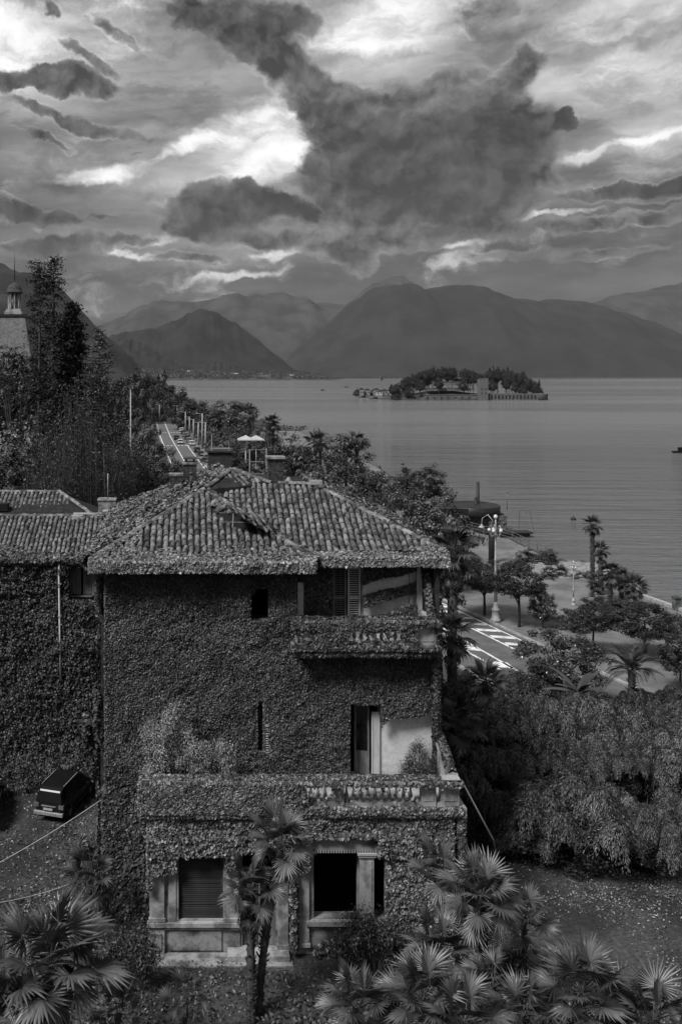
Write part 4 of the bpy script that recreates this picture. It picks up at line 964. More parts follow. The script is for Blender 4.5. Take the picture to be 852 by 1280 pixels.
# --- trees: (name, px, top, bottom, width, Y, variants, label)
T = [
 ('street_tree', 605, 700, 748, 56, 76.7, CR_ROUND, 'small round street tree left of the white lamp post', 'round clipped trees on the promenade', -.94),
 ('street_tree', 648, 703, 757, 60, 73.1, CR_ROUND, 'dense round street tree just right of the white lamp post', 'round clipped trees on the promenade', -.94),
 ('street_tree', 678, 738, 776, 34, 72.6, CR_GLOSS, 'smallest loose young tree on the promenade kerb', 'round clipped trees on the promenade', -.94),
 ('street_tree', 741, 754, 794, 50, 66, CR_ROUND, 'dark street tree half behind the tall lakeside palms', 'round clipped trees on the promenade', -.94),
 ('street_tree', 805, 756, 806, 80, 64.9, CR_ROUND, 'widest round street tree near the right edge of the promenade', 'round clipped trees on the promenade', -.94),
 ('broadleaf_tree', 525, 582, 640, 56, 125, CR_ROUND, 'smooth dark dome shaped tree standing against the lake', None, None),
 ('broadleaf_tree', 432, 549, 610, 66, 150, CR_DARK, 'dark tree with stepped crown against the lake behind the ridge', None, None),
 ('broadleaf_tree', 470, 588, 650, 66, 118, CR_MID, 'leafy tree behind the right hip of the villa roof', None, None),
 ('broadleaf_tree', 405, 575, 640, 72, 108, CR_MID, 'bushy tree right of the slab topped chimney', None, None),
 ('broadleaf_tree', 365, 552, 620, 60, 130, CR_DARK, 'dark tree behind the slab topped chimney', None, None),
 ('broadleaf_tree', 450, 600, 680, 70, 96, CR_DARK, 'dark tree rising just behind the villa roof', None, None),
 ('broadleaf_tree', 505, 612, 700, 84, 92, CR_GLOSS, 'glossy tree behind the right roof corner', None, None),
 ('broadleaf_tree', 552, 622, 720, 82, 86, CR_MID, 'tall leafy tree between the villa and the stone pier', None, None),
 ('broadleaf_tree', 560, 668, 760, 64, 74, CR_DARK, 'dark shrubby tree at the roadside beside the villa', None, None),
 ('broadleaf_tree', 292, 506, 560, 66, 250, CR_DARK, 'large round tree beyond the cafe parasols', None, None),
 ('broadleaf_tree', 262, 512, 552, 44, 290, CR_DARK, 'dark tree at the end of the lakeside hedge', None, None),
 ('broadleaf_tree', 236, 498, 540, 46, 340, CR_DARK, 'dark tree on the promenade bend by the water', None, None),
 ('broadleaf_tree', 330, 534, 590, 50, 190, CR_MID, 'lighter tree right of the cafe parasols', None, None),
 ('broadleaf_tree', 345, 560, 612, 46, 140, CR_DARK, 'low dark tree over the cafe terrace wall', None, None),
 ('broadleaf_tree', 290, 572, 612, 60, 135, CR_DARK, 'squat dark tree behind the roof peak', None, None),
 ('broadleaf_tree', 262, 585, 620, 44, 110, CR_DARK, 'dark bushy tree just behind the brick chimney', None, None),
 ('broadleaf_tree', 176, 462, 520, 40, 380, CR_DARK, 'dark rounded tree on the near headland', None, None),
 ('broadleaf_tree', 150, 478, 540, 44, 330, CR_DARK, 'dark tree at the left foot of the headland', None, None),
 ('broadleaf_tree', 212, 482, 530, 44, 420, CR_DARK, 'dark tree at the far end of the straight road', None, None),
 ('broadleaf_tree', 188, 500, 545, 34, 400, CR_MID, 'tree leaning over the far left end of the road', None, None),
 ('broadleaf_tree', 165, 505, 575, 46, 230, CR_DARK, 'dark tree behind the white flagless pole', None, None),
 ('broadleaf_tree', 182, 530, 600, 46, 165, CR_MID, 'leafy tree on the left verge of the road', None, None),
 ('broadleaf_tree', 208, 566, 625, 60, 108, CR_MID, 'rounded light leafed tree left of the brick chimney', None, None),
 ('broadleaf_tree', 160, 570, 650, 70, 92, CR_DARK, 'dark tree behind the roof of the wing', None, None),
 ('broadleaf_tree', 105, 560, 660, 90, 84, CR_DARK, 'wide dark tree beneath the bare willow whips', None, None),
 ('broadleaf_tree', 60, 520, 650, 90, 92, CR_DARK, 'large dark tree below the twin redwoods', None, None),
 ('broadleaf_tree', 10, 530, 660, 90, 80, CR_PALE, 'pale leafed tree at the left edge above the wing roof', None, None),
 ('broadleaf_tree', 40, 585, 670, 80, 70, CR_MID, 'low leafy tree close behind the wing roof', None, None),
 ('broadleaf_tree', -20, 470, 560, 90, 120, CR_DARK, 'dark tree in front of the domed hotel', None, None),
 ('broadleaf_tree', 20, 448, 540, 70, 110, CR_DARK, 'dark tree below the hotel roof', None, None),
 ('broadleaf_tree', 72, 440, 590, 80, 104, CR_ROUND, 'black leafed tree filling the gap behind the twin redwoods', None, None),
 ('broadleaf_tree', 112, 462, 600, 70, 98, CR_ROUND, 'black leafed tree right behind the willow shoots', None, None),
 ('broadleaf_tree', 30, 560, 650, 90, 66, CR_ROUND, 'black leafed bush above the wing roof ridge', None, None),
 ('broadleaf_tree', 140, 560, 640, 70, 74, CR_ROUND, 'black leafed bush behind the parapet of the wing', None, None),
 ('broadleaf_tree', 130, 500, 600, 56, 130, CR_DARK, 'dark tree right of the willow whips', None, None),
 ('magnolia_tree', 700, 782, 862, 100, 55, CR_GLOSS, 'glossy leaved magnolia beside the zebra hatched road', None, None),
 ('broadleaf_tree', 648, 836, 890, 76, 53, CR_NEAR, 'feathery pale shrub tree below the road hatching', None, None),
 ('broadleaf_tree', 586, 842, 920, 66, 48, CR_DARK, 'dark tree close to the right wall of the villa', None, None),
 ('broadleaf_tree', 560, 850, 985, 54, 40, CR_DARK, 'dark leafy tree against the right corner of the villa', None, None),
 ('broadleaf_tree', 850, 792, 850, 50, 58, CR_DARK, 'dark shrub tree cut by the right edge of the picture', None, None),
]
for (n, px, a, b_, w, Y, vs, lab, grp, gz) in T: tree(n, px, a, b_, w, Y, vs, lab, group=grp, gz=gz)
# shrubs along the water, low hedges
for (px, a, b_, w, Y, vs, lab) in [
 (668, 690, 714, 46, 99, CR_DARK, 'low dark shrub at the end of the lakeside railing'), (686, 688, 708, 20, 98, CR_DARK, 'small dark bush on the corner of the lakeside railing'),
 (615, 690, 706, 22, 104, CR_DARK, 'small dark bush behind the white lamp post'), (690, 722, 740, 18, 90, CR_DARK, 'dark bush left of the low stone wall by the beach'),
 (720, 760, 790, 40, 72, CR_DARK, 'dark bush at the foot of the tall lakeside palms'), (770, 750, 772, 50, 78, CR_DARK, 'dark undergrowth beneath the cluster of palms'),
 (742, 745, 770, 40, 82, CR_DARK, 'low bush between the lakeside palm trunks'), (845, 770, 800, 30, 68, CR_MID, 'pale shrub by the lake wall at the right edge')]:
    tree('shrub', px, a, b_, w, Y, vs, lab, 'shrub', gz=-.94, trunk=False)
# clipped hedge between road and promenade, far
hs = np.random.RandomState(77)
pp = []; nn_ = []
for y in np.arange(130, 400, 3.0):
    for dx, hh in ((2.8, 3.2),):
        k = 60; x = kerb_x(y)+dx+hs.normal(0, 1.0, k); z = -1+hs.rand(k)*hh; pp.append(np.stack([x, y+hs.uniform(-1.5, 1.5, k), z], 1)); nn_.append(hs.normal(size=(k, 3))+[0, 0, .8])
hd = link('hedge', leaf_mesh('hedge', np.vstack(pp), np.vstack(nn_), .6, .6, hs, L_dark)); tag(hd, 'long dark hedge between the road and the promenade', 'hedge', kind='stuff')

# --- a spreading flat topped pine by the water and bare trees
def cluster_tree(name, px, Y, spots, label, leaf=.34, n=260, m=L_dark, trunk_r=.3, gz=None, cat='tree'):
    x0 = wx(px, Y); g = ground_z(x0, Y) if gz is None else gz; root = empty(name, (x0, Y, g), 0, label, cat)
    rs = np.random.RandomState(int(px*7+Y)); b = MB(); ps = []; ns = []
    for (sx, sy, sw, sh) in spots:
        c = np.array([wx(sx, Y)-x0, rs.uniform(-1, 1)*sw*Y/FPX*.4, wz(sy, Y)-g]); rx = sw/2*Y/FPX; rz_ = sh/2*Y/FPX
        p, q = crown_points(rs, n, rx, rx, rz_, 12, .4, .2); ps.append(p+c); ns.append(q)
        b.tube([(0, 0, c[2]*.45), (c[0]*.5, c[1]*.5, c[2]*.75), tuple(c)], [trunk_r*.5, trunk_r*.3, trunk_r*.1], 5)
    b.tube([(0, 0, -.3), (.1, 0, (wz(spots[0][1], Y)-g)*.5)], [trunk_r, trunk_r*.6], 7)
    link('crown', leaf_mesh('crown', np.vstack(ps), np.vstack(ns), leaf, .5, rs, m), root); b.obj('trunk', M_bark, root); return root
cluster_tree('pine_tree', 358, 175, [(352, 540, 30, 14), (372, 535, 30, 8), (388, 548, 24, 6), (368, 550, 26, 8), (342, 548, 22, 12), (380, 560, 20, 6)], 'spreading pine with flat layered boughs over the lake', n=200)
cluster_tree('bare_tree', 330, 180, [(328, 528, 24, 12), (318, 520, 16, 10), (338, 532, 14, 10)], 'thin twiggy tree beside the spreading pine', n=70, trunk_r=.2)
cluster_tree('cypress_tree', 205, 400, [(205, 475, 8, 24), (205, 468, 6, 14), (205, 488, 12, 24)], 'pointed dark conifer, right one of the pair on the headland', n=260, trunk_r=.3, leaf=.7)
cluster_tree('cypress_tree', 198, 400, [(198, 477, 7, 20), (198, 472, 5, 12), (198, 490, 12, 20)], 'pointed dark conifer, left one of the pair on the headland', n=260, trunk_r=.3, leaf=.7)

# --- tall conifers on the left
def conifer(name, px, ptop, Y, rad0, rad1, label, pbase=560, whorls=46, gap=.0, leaf=.32, m=L_con, tufts=9, up=-.15, seed=0, n=10, tr=.38, pw=.8):
    x0 = wx(px, Y); g = ground_z(x0, Y); H = wz(ptop, Y)-g; zb = wz(pbase, Y)-g
    root = empty(name, (x0, Y, g), 0, label, 'tree'); rs = np.random.RandomState(seed+5); b = MB(); ps = []; ns = []
    b.tube([(0, 0, -.3), (0, 0, H*.4), (.1, 0, H*.75), (0, 0, H*.99)], [tr, tr*.7, tr*.4, tr*.08], 8)
    for i in range(whorls):
        t = i/(whorls-1); z = zb+(H-zb)*t; R0 = rad1+(rad0-rad1)*(1-t)**pw
        for k in range(5):
            if rs.rand() < gap: continue
            a = rs.uniform(0, 2*PI); L = R0*rs.uniform(.45, 1.15); e = (math.cos(a)*L, math.sin(a)*L, z+L*up+rs.uniform(-.3, .3))
            b.tube([(0, 0, z), (e[0]*.6, e[1]*.6, z+L*up*.3), e], [.07, .05, .02], 3, cap=False)
            for q in range(tufts):
                s = .3+.75*rs.rand(); c = np.array([e[0]*s, e[1]*s, z+(e[2]-z)*s**1.5]); d = rs.normal(size=(n, 3))*[.28, .28, .16]
                ps.append(c+d); ns.append(rs.normal(size=(n, 3))+[0, 0, .9])
    link('crown', leaf_mesh('crown', np.vstack(ps), np.vstack(ns), leaf, .45, rs, m, droop=.2), root); b.obj('trunk', M_bark, root); return root
conifer('redwood_tree', 49, 328, 90, 2.1, .9, 'left one of the twin tall dark redwoods rising against the sky', seed=1, gap=.35, whorls=44, pw=.6, tufts=5, n=6, leaf=.26)
conifer('redwood_tree', 67, 325, 90, 2.2, .9, 'right one of the twin tall dark redwoods, the tallest tree', seed=2, gap=.35, whorls=44, pw=.6, tufts=5, n=6, leaf=.26)
conifer('conifer_tree', 91, 384, 86, 2.6, .5, 'shorter tufted conifer right of the twin redwoods', seed=3, gap=.3, whorls=40, pw=.7)
conifer('conifer_tree', 80, 408, 84, 1.8, .5, 'small narrow conifer between redwoods and the tufted conifer', seed=4, gap=.3, whorls=28)
conifer('larch_tree', 124, 414, 78, 3.4, .25, 'almost bare thin larch with open branches', seed=5, gap=.1, whorls=40, tufts=5, n=2, leaf=.22, m=L_mid, up=.12, tr=.2, pw=.6)
cluster_tree('cedar_tree', 20, 100, [(0, 440, 50, 22), (30, 455, 50, 18), (12, 470, 60, 22), (40, 485, 70, 24), (0, 500, 80, 26), (60, 510, 60, 30)], 'broad dark cedar layered in front of the hotel roof', n=420, leaf=.3, m=L_con)

# willow whips: pale bare shoots
def whips(name, px, Y, w, ptop, n, label, seed):
    x0 = wx(px, Y); g = ground_z(x0, Y); H = wz(ptop, Y)-g; root = empty(name, (x0, Y, g), 0, label, 'tree'); R = random.Random(seed); rs = np.random.RandomState(seed)
    b = MB(); W = w/2*Y/FPX; ps = []
    b.tube([(0, 0, -.2), (0, 0, H*.35)], [.3, .22], 7); b.obj('trunk', M_bark, root); b = MB()
    for k in range(n):
        a = R.uniform(0, 2*PI); rr = W*math.sqrt(R.random())*R.uniform(.8, 1.25); bx, by = R.gauss(0, .5), R.gauss(0, .5); h = H*(1-.4*(rr/W)**2)*R.uniform(.7, 1); s = R.uniform(.5, .8)
        x, y = math.cos(a)*rr, math.sin(a)*rr
        p = [(x*.12, y*.12, H*.3), (x*.55+bx, y*.55+by, h*.62), (x*.9-bx*.4, y*.9, h*.9), (x*1.05, y*1.05, h)] if R.random() < .6 else [(x*.3, y*.3, H*.35), (x*.7, y*.7, h*.8), (x, y, h*.86), (x*1.1, y*1.1, h*.55)]
        b.tube(p, [.035, .028, .018, .008], 3, cap=False)
        for j in range(46):
            t = R.random(); i = min(2, int(t*3)); f = t*3-i; q = np.array(p[i])*(1-f)+np.array(p[i+1])*f
            ps.append(q+rs.normal(0, .2, 3))
    tag(b.obj('shoots', M_twig, root), kind='stuff'); ps = np.array(ps)
    link('foliage', leaf_mesh('foliage', ps, rs.normal(size=(len(ps), 3)), .17, .35, rs, L_mid), root)
whips('willow_tree', 100, 62, 130, 452, 420, 'tall mass of thin pale willow shoots left of the road', 1)
whips('willow_tree', 60, 58, 100, 492, 300, 'lower thicket of pale shoots above the wing roof', 2)
whips('willow_tree', 150, 66, 70, 500, 200, 'narrow fan of pale shoots nearest the road', 3)

# --- fan palms
def fan_mesh(seed, R=.62, pet=.55, n=26, droop=.25, m=L_palm, spread=118, fold=.16, ragged=.28):
    R_ = random.Random(seed); vs = []; fs = []
    hub = Vector((pet, 0, 0))
    for k in range(n):
        a = rad(-spread+2*spread*k/(n-1))+R_.uniform(-.02, .02); w = rad(2*spread/(n-1))*.5
        L = R*(1-.22*abs(a/rad(spread))**2)*(1+R_.uniform(-ragged, .06)); dr = droop*R_.uniform(.5, 1.5)
        def P(r, an, z): return (hub.x+r*math.cos(an), hub.y+r*math.sin(an), z-dr*(r/R)**3*R*.55+fold*r*math.cos(an)*.2)
        lift = abs(math.sin(a))*.12
        i = len(vs); rm_ = L*R_.uniform(.5, .6)
        vs += [P(.015, a, 0), P(rm_, a-w, lift*rm_), P(rm_, a, lift*rm_+.035), P(rm_, a+w, lift*rm_), P(L, a, lift*L-(.1*L if R_.random() < .3 else 0))]
        fs += [(i, i+1, i+2), (i, i+2, i+3), (i+1, i+4, i+2), (i+2, i+4, i+3)]
    # petiole
    c = []
    for t in (0, .5, 1): c.append((pet*t, 0, .04*math.sin(t*PI)))
    for j in range(2):
        i = len(vs)
        for q in (c[j], c[j+1]): vs += [(q[0], -.014, q[2]), (q[0], .014, q[2]), (q[0], 0, q[2]+.018)]
        for k in range(3): fs += [(i+k, i+(k+1) % 3, i+3+k), (i+(k+1) % 3, i+3+(k+1) % 3, i+3+k)]
    return np_mesh('frond', vs, fs, m)
FANS = [fan_mesh(i, pet=.45+.1*(i % 3), droop=.15+.1*i) for i in range(4)]
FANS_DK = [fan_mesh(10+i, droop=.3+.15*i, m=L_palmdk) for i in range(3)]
FANS_DEAD = [fan_mesh(20+i, droop=1.0, m=L_dead, spread=60, R=.5, ragged=.4) for i in range(2)]
def palm_trunk(H, r, seed, lean=(0, 0), m=None):
    R = random.Random(seed); b = MB(); n = max(4, int(H/.22)); pts = []; rr = []
    for i in range(n+1):
        t = i/n; pts.append((lean[0]*t**1.4, lean[1]*t**1.4, -.1+(H+.1)*t)); rr.append(r*(1.15-.25*t)*R.uniform(.88, 1.12))
    b.tube(pts, rr, 9)
    for i in range(int(H*34)):
        t = R.random(); a = R.uniform(0, 2*PI); p = Vector((lean[0]*t**1.4, lean[1]*t**1.4, H*t)); d = Vector((math.cos(a), math.sin(a), 0))
        b.beam(p+d*r*.8, p+d*r*R.uniform(1.3, 1.9)+Vector((0, 0, R.uniform(.05, .2))), .06, .02)
    return b.mesh('trunk', m or M_bark)
def palm(x, y, z, label, n=18, sc=1.0, gz=None, r=.12, lean=(0, 0), fans=None, seed=0, dead=4, group='fan palms in the villa garden', pmin=-35, pmax=80, name='fan_palm'):
    """crown at (x,y,z); the foot on the ground"""
    R = random.Random(seed*13+7); g = ground_z(x, y) if gz is None else gz; H = z-g
    root = empty(name, (x-lean[0], y-lean[1], g), 0, label, 'palm', group)
    link('trunk', palm_trunk(H, r, seed, lean), root)
    fans = fans or FANS
    for k in range(n+dead):
        if k < n:
            t = k/max(1, n-1); pitch = pmax-(pmax-pmin)*t**.8; fm = fans[R.randrange(len(fans))]; s = sc*R.uniform(.85, 1.12)
        else: pitch = R.uniform(-80, -60); fm = FANS_DEAD[R.randrange(2)]; s = sc*R.uniform(.8, 1)
        az = k*2.4+R.uniform(-.3, .3)
        M = Matrix.Translation((lean[0]+.05*math.cos(az), lean[1]+.05*math.sin(az), H-(.02*k if k >= n else 0))) @ Matrix.Rotation(az, 4, 'Z') @ Matrix.Rotation(rad(-pitch), 4, 'Y') @ Matrix.Rotation(R.uniform(-.35, .35), 4, 'X') @ Matrix.Diagonal((s, s, s, 1))
        o = link('frond', fm, root); o.matrix_local = M
    return root
def palm_px(px, py, Y, label, **k): return palm(wx(px, Y), Y, wz(py, Y), label, **k)
palm_px(352, 1052, 27.6, 'taller of the two palms standing before the villa door', n=20, sc=1.12, lean=(.75, 0), seed=1, dead=5, pmin=-55)
palm_px(312, 1112, 27.3, 'shorter dark trunked palm before the villa door', n=14, sc=.95, lean=(-.05, .1), seed=2, dead=6, pmin=-60)
palm_px(602, 1118, 27.0, 'tall multi fanned palm in front of the right ground floor corner', n=22, sc=1.25, seed=3, dead=3, r=.1, pmin=-50)
palm_px(548, 1185, 26.4, 'medium palm with few fans left of the tall corner palm', n=12, sc=1.1, seed=4, dead=2, r=.09)
palm_px(548, 1092, 28.6, 'slim palm whose pale fans touch the villa wall', n=8, sc=1.15, seed=12, dead=1, r=.07, pmin=-20)
palm_px(448, 1258, 23.5, 'bottom palm in front of the loggia opening', n=15, sc=1.05, seed=5, dead=1)
palm_px(528, 1250, 23.2, 'bottom palm with tallest upright fans, centre right', n=18, sc=1.2, seed=6, dead=1)
palm_px(612, 1232, 24.6, 'low palm beneath the tall corner palm', n=12, sc=1.0, seed=7, dead=3)
palm_px(655, 1268, 22.6, 'bottom palm right of centre cut by the picture edge', n=12, sc=1.0, seed=8, dead=1)
palm_px(726, 1240, 22.6, 'broad palm at the bottom with a long bent frond', n=18, sc=1.25, seed=9, dead=2)
palm_px(815, 1275, 22.2, 'palm in the bottom right corner', n=15, sc=1.2, seed=10, dead=1)
palm_px(62, 1205, 23.5, 'largest palm, filling the bottom left corner', n=24, sc=1.65, seed=11, dead=3, pmin=-50)
palm_px(0, 1240, 23.0, 'palm cut by the left edge at the bottom', n=14, sc=1.4, seed=13, dead=3)
palm_px(112, 1098, 30.8, 'shaded palm in the gap left of the villa corner', n=11, sc=1.0, seed=14, dead=3, fans=FANS_DK)  # deep shade of the gap is put into the dark frond colour
palm_px(770, 1262, 23.6, 'palm between the two bottom right palms', n=14, sc=1.15, seed=30, dead=2)
palm_px(580, 1275, 22.4, 'low palm at the bottom edge under the tall corner palm', n=12, sc=1.05, seed=31, dead=1)
palm_px(655, 1150, 27.6, 'side palm whose fans lean right from the tall corner palm', n=9, sc=1.1, seed=32, dead=2, r=.07)
palm_px(232, 1245, 25.0, 'small thin palm below the villa step', n=8, sc=.7, seed=15, dead=2, fans=FANS_DK, r=.05)
palm_px(148, 1268, 24.0, 'small low palm between corner palm and villa step', n=8, sc=.8, seed=16, dead=0, fans=FANS_DK, r=.06)
# palms behind and beside the villa
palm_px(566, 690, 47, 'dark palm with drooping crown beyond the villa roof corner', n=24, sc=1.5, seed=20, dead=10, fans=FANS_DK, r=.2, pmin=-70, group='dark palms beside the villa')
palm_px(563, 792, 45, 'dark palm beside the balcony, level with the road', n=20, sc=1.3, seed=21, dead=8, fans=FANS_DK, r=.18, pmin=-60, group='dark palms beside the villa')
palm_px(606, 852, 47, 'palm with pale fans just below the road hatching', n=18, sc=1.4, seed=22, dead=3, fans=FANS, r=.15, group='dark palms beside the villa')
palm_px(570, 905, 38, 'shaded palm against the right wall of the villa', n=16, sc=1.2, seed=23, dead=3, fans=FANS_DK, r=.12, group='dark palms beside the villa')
# lakeside palms
G2 = 'tall palms by the lake wall'
for i, (px, py, Y, lab, sc, dk) in enumerate([(740, 656, 88, 'tallest thin palm against the lake', 1.05, 2), (750, 688, 86, 'second tallest palm beside the tallest one', 1.0, 4),
  (762, 716, 80, 'bushy palm in the middle of the lakeside cluster', 1.2, 6), (776, 722, 82, 'palm on the right of the lakeside cluster', 1.15, 6), (791, 733, 79, 'outer right palm leaning from the lakeside cluster', 1.25, 6),
  (746, 728, 84, 'low palm left in the lakeside cluster', 1.1, 6), (700, 716, 92, 'short palm on the beach platform', .9, 2), (686, 716, 91, 'short dark palm by the low beach wall', .8, 2)]):
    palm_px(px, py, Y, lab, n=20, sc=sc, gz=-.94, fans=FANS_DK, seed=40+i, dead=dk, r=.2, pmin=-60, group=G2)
for i, (px, py, Y, lab) in enumerate([(316, 514, 230, 'tall palm beyond the cafe parasols'), (311, 521, 232, 'lower palm beyond the cafe parasols'), (336, 530, 175, 'left palm of the pair before the pine'), (341, 528, 176, 'right palm of the pair before the pine'),
   (394, 553, 140, 'left dark palm beside the swan neck lamp'), (400, 551, 142, 'right dark palm beside the swan neck lamp'), (446, 552, 150, 'little palm poking above the stepped tree')]):
    palm_px(px, py, Y, lab, n=14, sc=1.9, gz=-.94, fans=FANS_DK, seed=60+i, dead=3, r=.25, pmin=-50, group='small distant palms along the lake')

# feather palm and banana plant beside the road
def feather_mesh(L=2.2, n=26, m=L_palm, seed=0, w=.06, ll=.5):
    R = random.Random(seed); vs = []; fs = []; 
    def sp(t): return Vector((L*t*(1-.12*t), 0, L*(.35*t-.75*t*t)))
    for k in range(n):
        t = .1+.9*k/(n-1); p = sp(t); l = ll*math.sin(PI*(.12+.85*t))*R.uniform(.85, 1.1)
        for s in (-1, 1):
            d = Vector((.45, s*.85, -.25)).normalized(); i = len(vs); e = p+d*l+Vector((0, 0, -.1*l)); u = Vector((w/2, 0, 0))
            vs += [(p-u)[:], (p+u)[:], (p+d*l*.6+u*.8)[:], e[:]]; fs += [(i, i+1, i+2), (i, i+2, i+3)]
    for j in range(6):
        a, b_ = sp(j/6), sp((j+1)/6); i = len(vs)
        vs += [(a+Vector((0, -.02, 0)))[:], (a+Vector((0, .02, 0)))[:], (b_+Vector((0, .02, 0)))[:], (b_+Vector((0, -.02, 0)))[:]]; fs += [(i, i+1, i+2), (i, i+2, i+3)]
    return np_mesh('frond', vs, fs, m)
def rosette(name, px, py, Y, mesh, n, label, cat, sc=1, r=.15, pmin=-10, pmax=75, seed=1, trunk=True, gz=None):
    x, z = wx(px, Y), wz(py, Y); g = ground_z(x, Y) if gz is None else gz; root = empty(name, (x, Y, g), 0, label, cat); R = random.Random(seed)
    if trunk: link('trunk', palm_trunk(z-g, r, seed), root)
    for k in range(n):
        pitch = pmax-(pmax-pmin)*k/(n-1); az = k*2.4+R.uniform(-.2, .2); s = sc*R.uniform(.85, 1.1)
        o = link('frond', mesh, root); o.matrix_local = Matrix.Translation((0, 0, z-g)) @ Matrix.Rotation(az, 4, 'Z') @ Matrix.Rotation(rad(-pitch), 4, 'Y') @ Matrix.Diagonal((s, s, s, 1))
    return root
rosette('feather_palm', 789, 838, 51, feather_mesh(), 18, 'feather palm with pale arching fronds in front of the widest round tree', 'palm', seed=2, r=.2)
def banana_leaf(seed=0, L=2.0, W=.5):
    R = random.Random(seed); vs = []; fs = []; n = 10
    for k in range(n+1):
        t = k/n; c = Vector((L*t, 0, L*(.25*t-.55*t*t))); w = W/2*math.sin(PI*min(1, .06+.94*t))**.6 if t < 1 else 0.01
        if t < .12: w = .03
        vs += [(c.x, -w, c.z-.25*w), c[:], (c.x, w, c.z-.25*w)]
    for k in range(n):
        i = k*3; fs += [(i, i+1, i+4, i+3), (i+1, i+2, i+5, i+4)]
    me = np_mesh('leaf', vs, fs, L_gloss, True); return me
bn = banana_leaf()
rosette('banana_plant', 722, 868, 48, bn, 14, 'banana plant with broad blades in front of the magnolia', 'plant', sc=.85, r=.12, pmin=-5, pmax=62, seed=5)

# --- bamboo and feathery shrubs: arching clumps of fine drooping leaves
def tuft_mesh(seed, n=40000, tufts=13, size=.043, asp=.24, m=None, droop=.26, thin=.016, spread=.74):
    """one clump: a few overlapping umbrella tufts near the top, thin leafy shells that droop at the rim, hollow and shaded beneath"""
    rs = np.random.RandomState(seed); ps = []; ns = []; tp = []
    for k in range(tufts):
        a = k*2.4+rs.uniform(-.4, .4); reach = spread*math.sqrt(k/tufts)*rs.uniform(.9, 1.2); R0 = rs.uniform(.22, .36); m_ = int(n/tufts*(R0/.29)**2)
        c = np.array([math.cos(a)*reach, math.sin(a)*reach, 1-.38*reach**1.5-rs.uniform(0, .2)]); out = np.array([math.cos(a), math.sin(a), 0.0])
        th = rs.uniform(0, 2*PI, m_); r = np.sqrt(rs.rand(m_)); lob = 1+.2*np.sin(th*5+k)+.16*np.sin(th*8+2*k)+.1*np.sin(th*13+k)
        dd = np.stack([np.cos(th), np.sin(th), 0*th], 1)
        p = c+dd*(r*R0*lob)[:, None]; p[:, 2] += -droop*(R0/.29)*.8*r**2.4*(.7+.6*rs.rand(m_))*(1+.3*np.sin(th*5+k))+.05*(fbm(p[:, 0]*9+seed, p[:, 1]*9, 3)-.5)*2-np.abs(rs.normal(0, thin, m_))
        p += rs.normal(size=(m_, 3))*.012
        ps.append(p); ns.append(dd*(r*1.2)[:, None]+np.array([0, 0, .8])+rs.normal(size=(m_, 3))*.4); tp.append(dd*.8+np.array([0, 0, -1.0])*(.25+r)[:, None]+rs.normal(size=(m_, 3))*.35)
    v, f = leaf_quads(np.vstack(ps), np.vstack(ns), size, asp, rs, np.vstack(tp)); return np_mesh('foliage', v, f, m)
L_bam2 = leafmat('bamboo_leaf_dim', 0.02, 0.12, 0.45, 0.4, 0.8)
L_low = leafmat('understorey_leaf_shade', 0.012, 0.035, 0.6, 0.2, 0.8)  # near-black tone paints the shadow beneath the clumps
BAM = [tuft_mesh(300+i, m=L_bam) for i in range(3)]
FEA = [tuft_mesh(310+i, m=L_bam2, size=.04, asp=.34, droop=.22, tufts=15, spread=.76) for i in range(2)]
BRD = [tuft_mesh(320+i, m=L_bam2, n=22000, size=.055, asp=.5, droop=.3, thin=.04, tufts=13, spread=.74) for i in range(2)]
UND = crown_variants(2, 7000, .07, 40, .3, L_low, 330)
def culms(seed):
    R = random.Random(seed); b = MB()
    for k in range(14):
        a = R.uniform(0, 2*PI); r = R.uniform(.1, .6); b.tube([(0, 0, 0), (math.cos(a)*r*.3, math.sin(a)*r*.3, .6), (math.cos(a)*r, math.sin(a)*r, .88)], [.012, .01, .004], 4, cap=False)
    return b.mesh('stems', M_stem)
CUL = [culms(1), culms(2)]
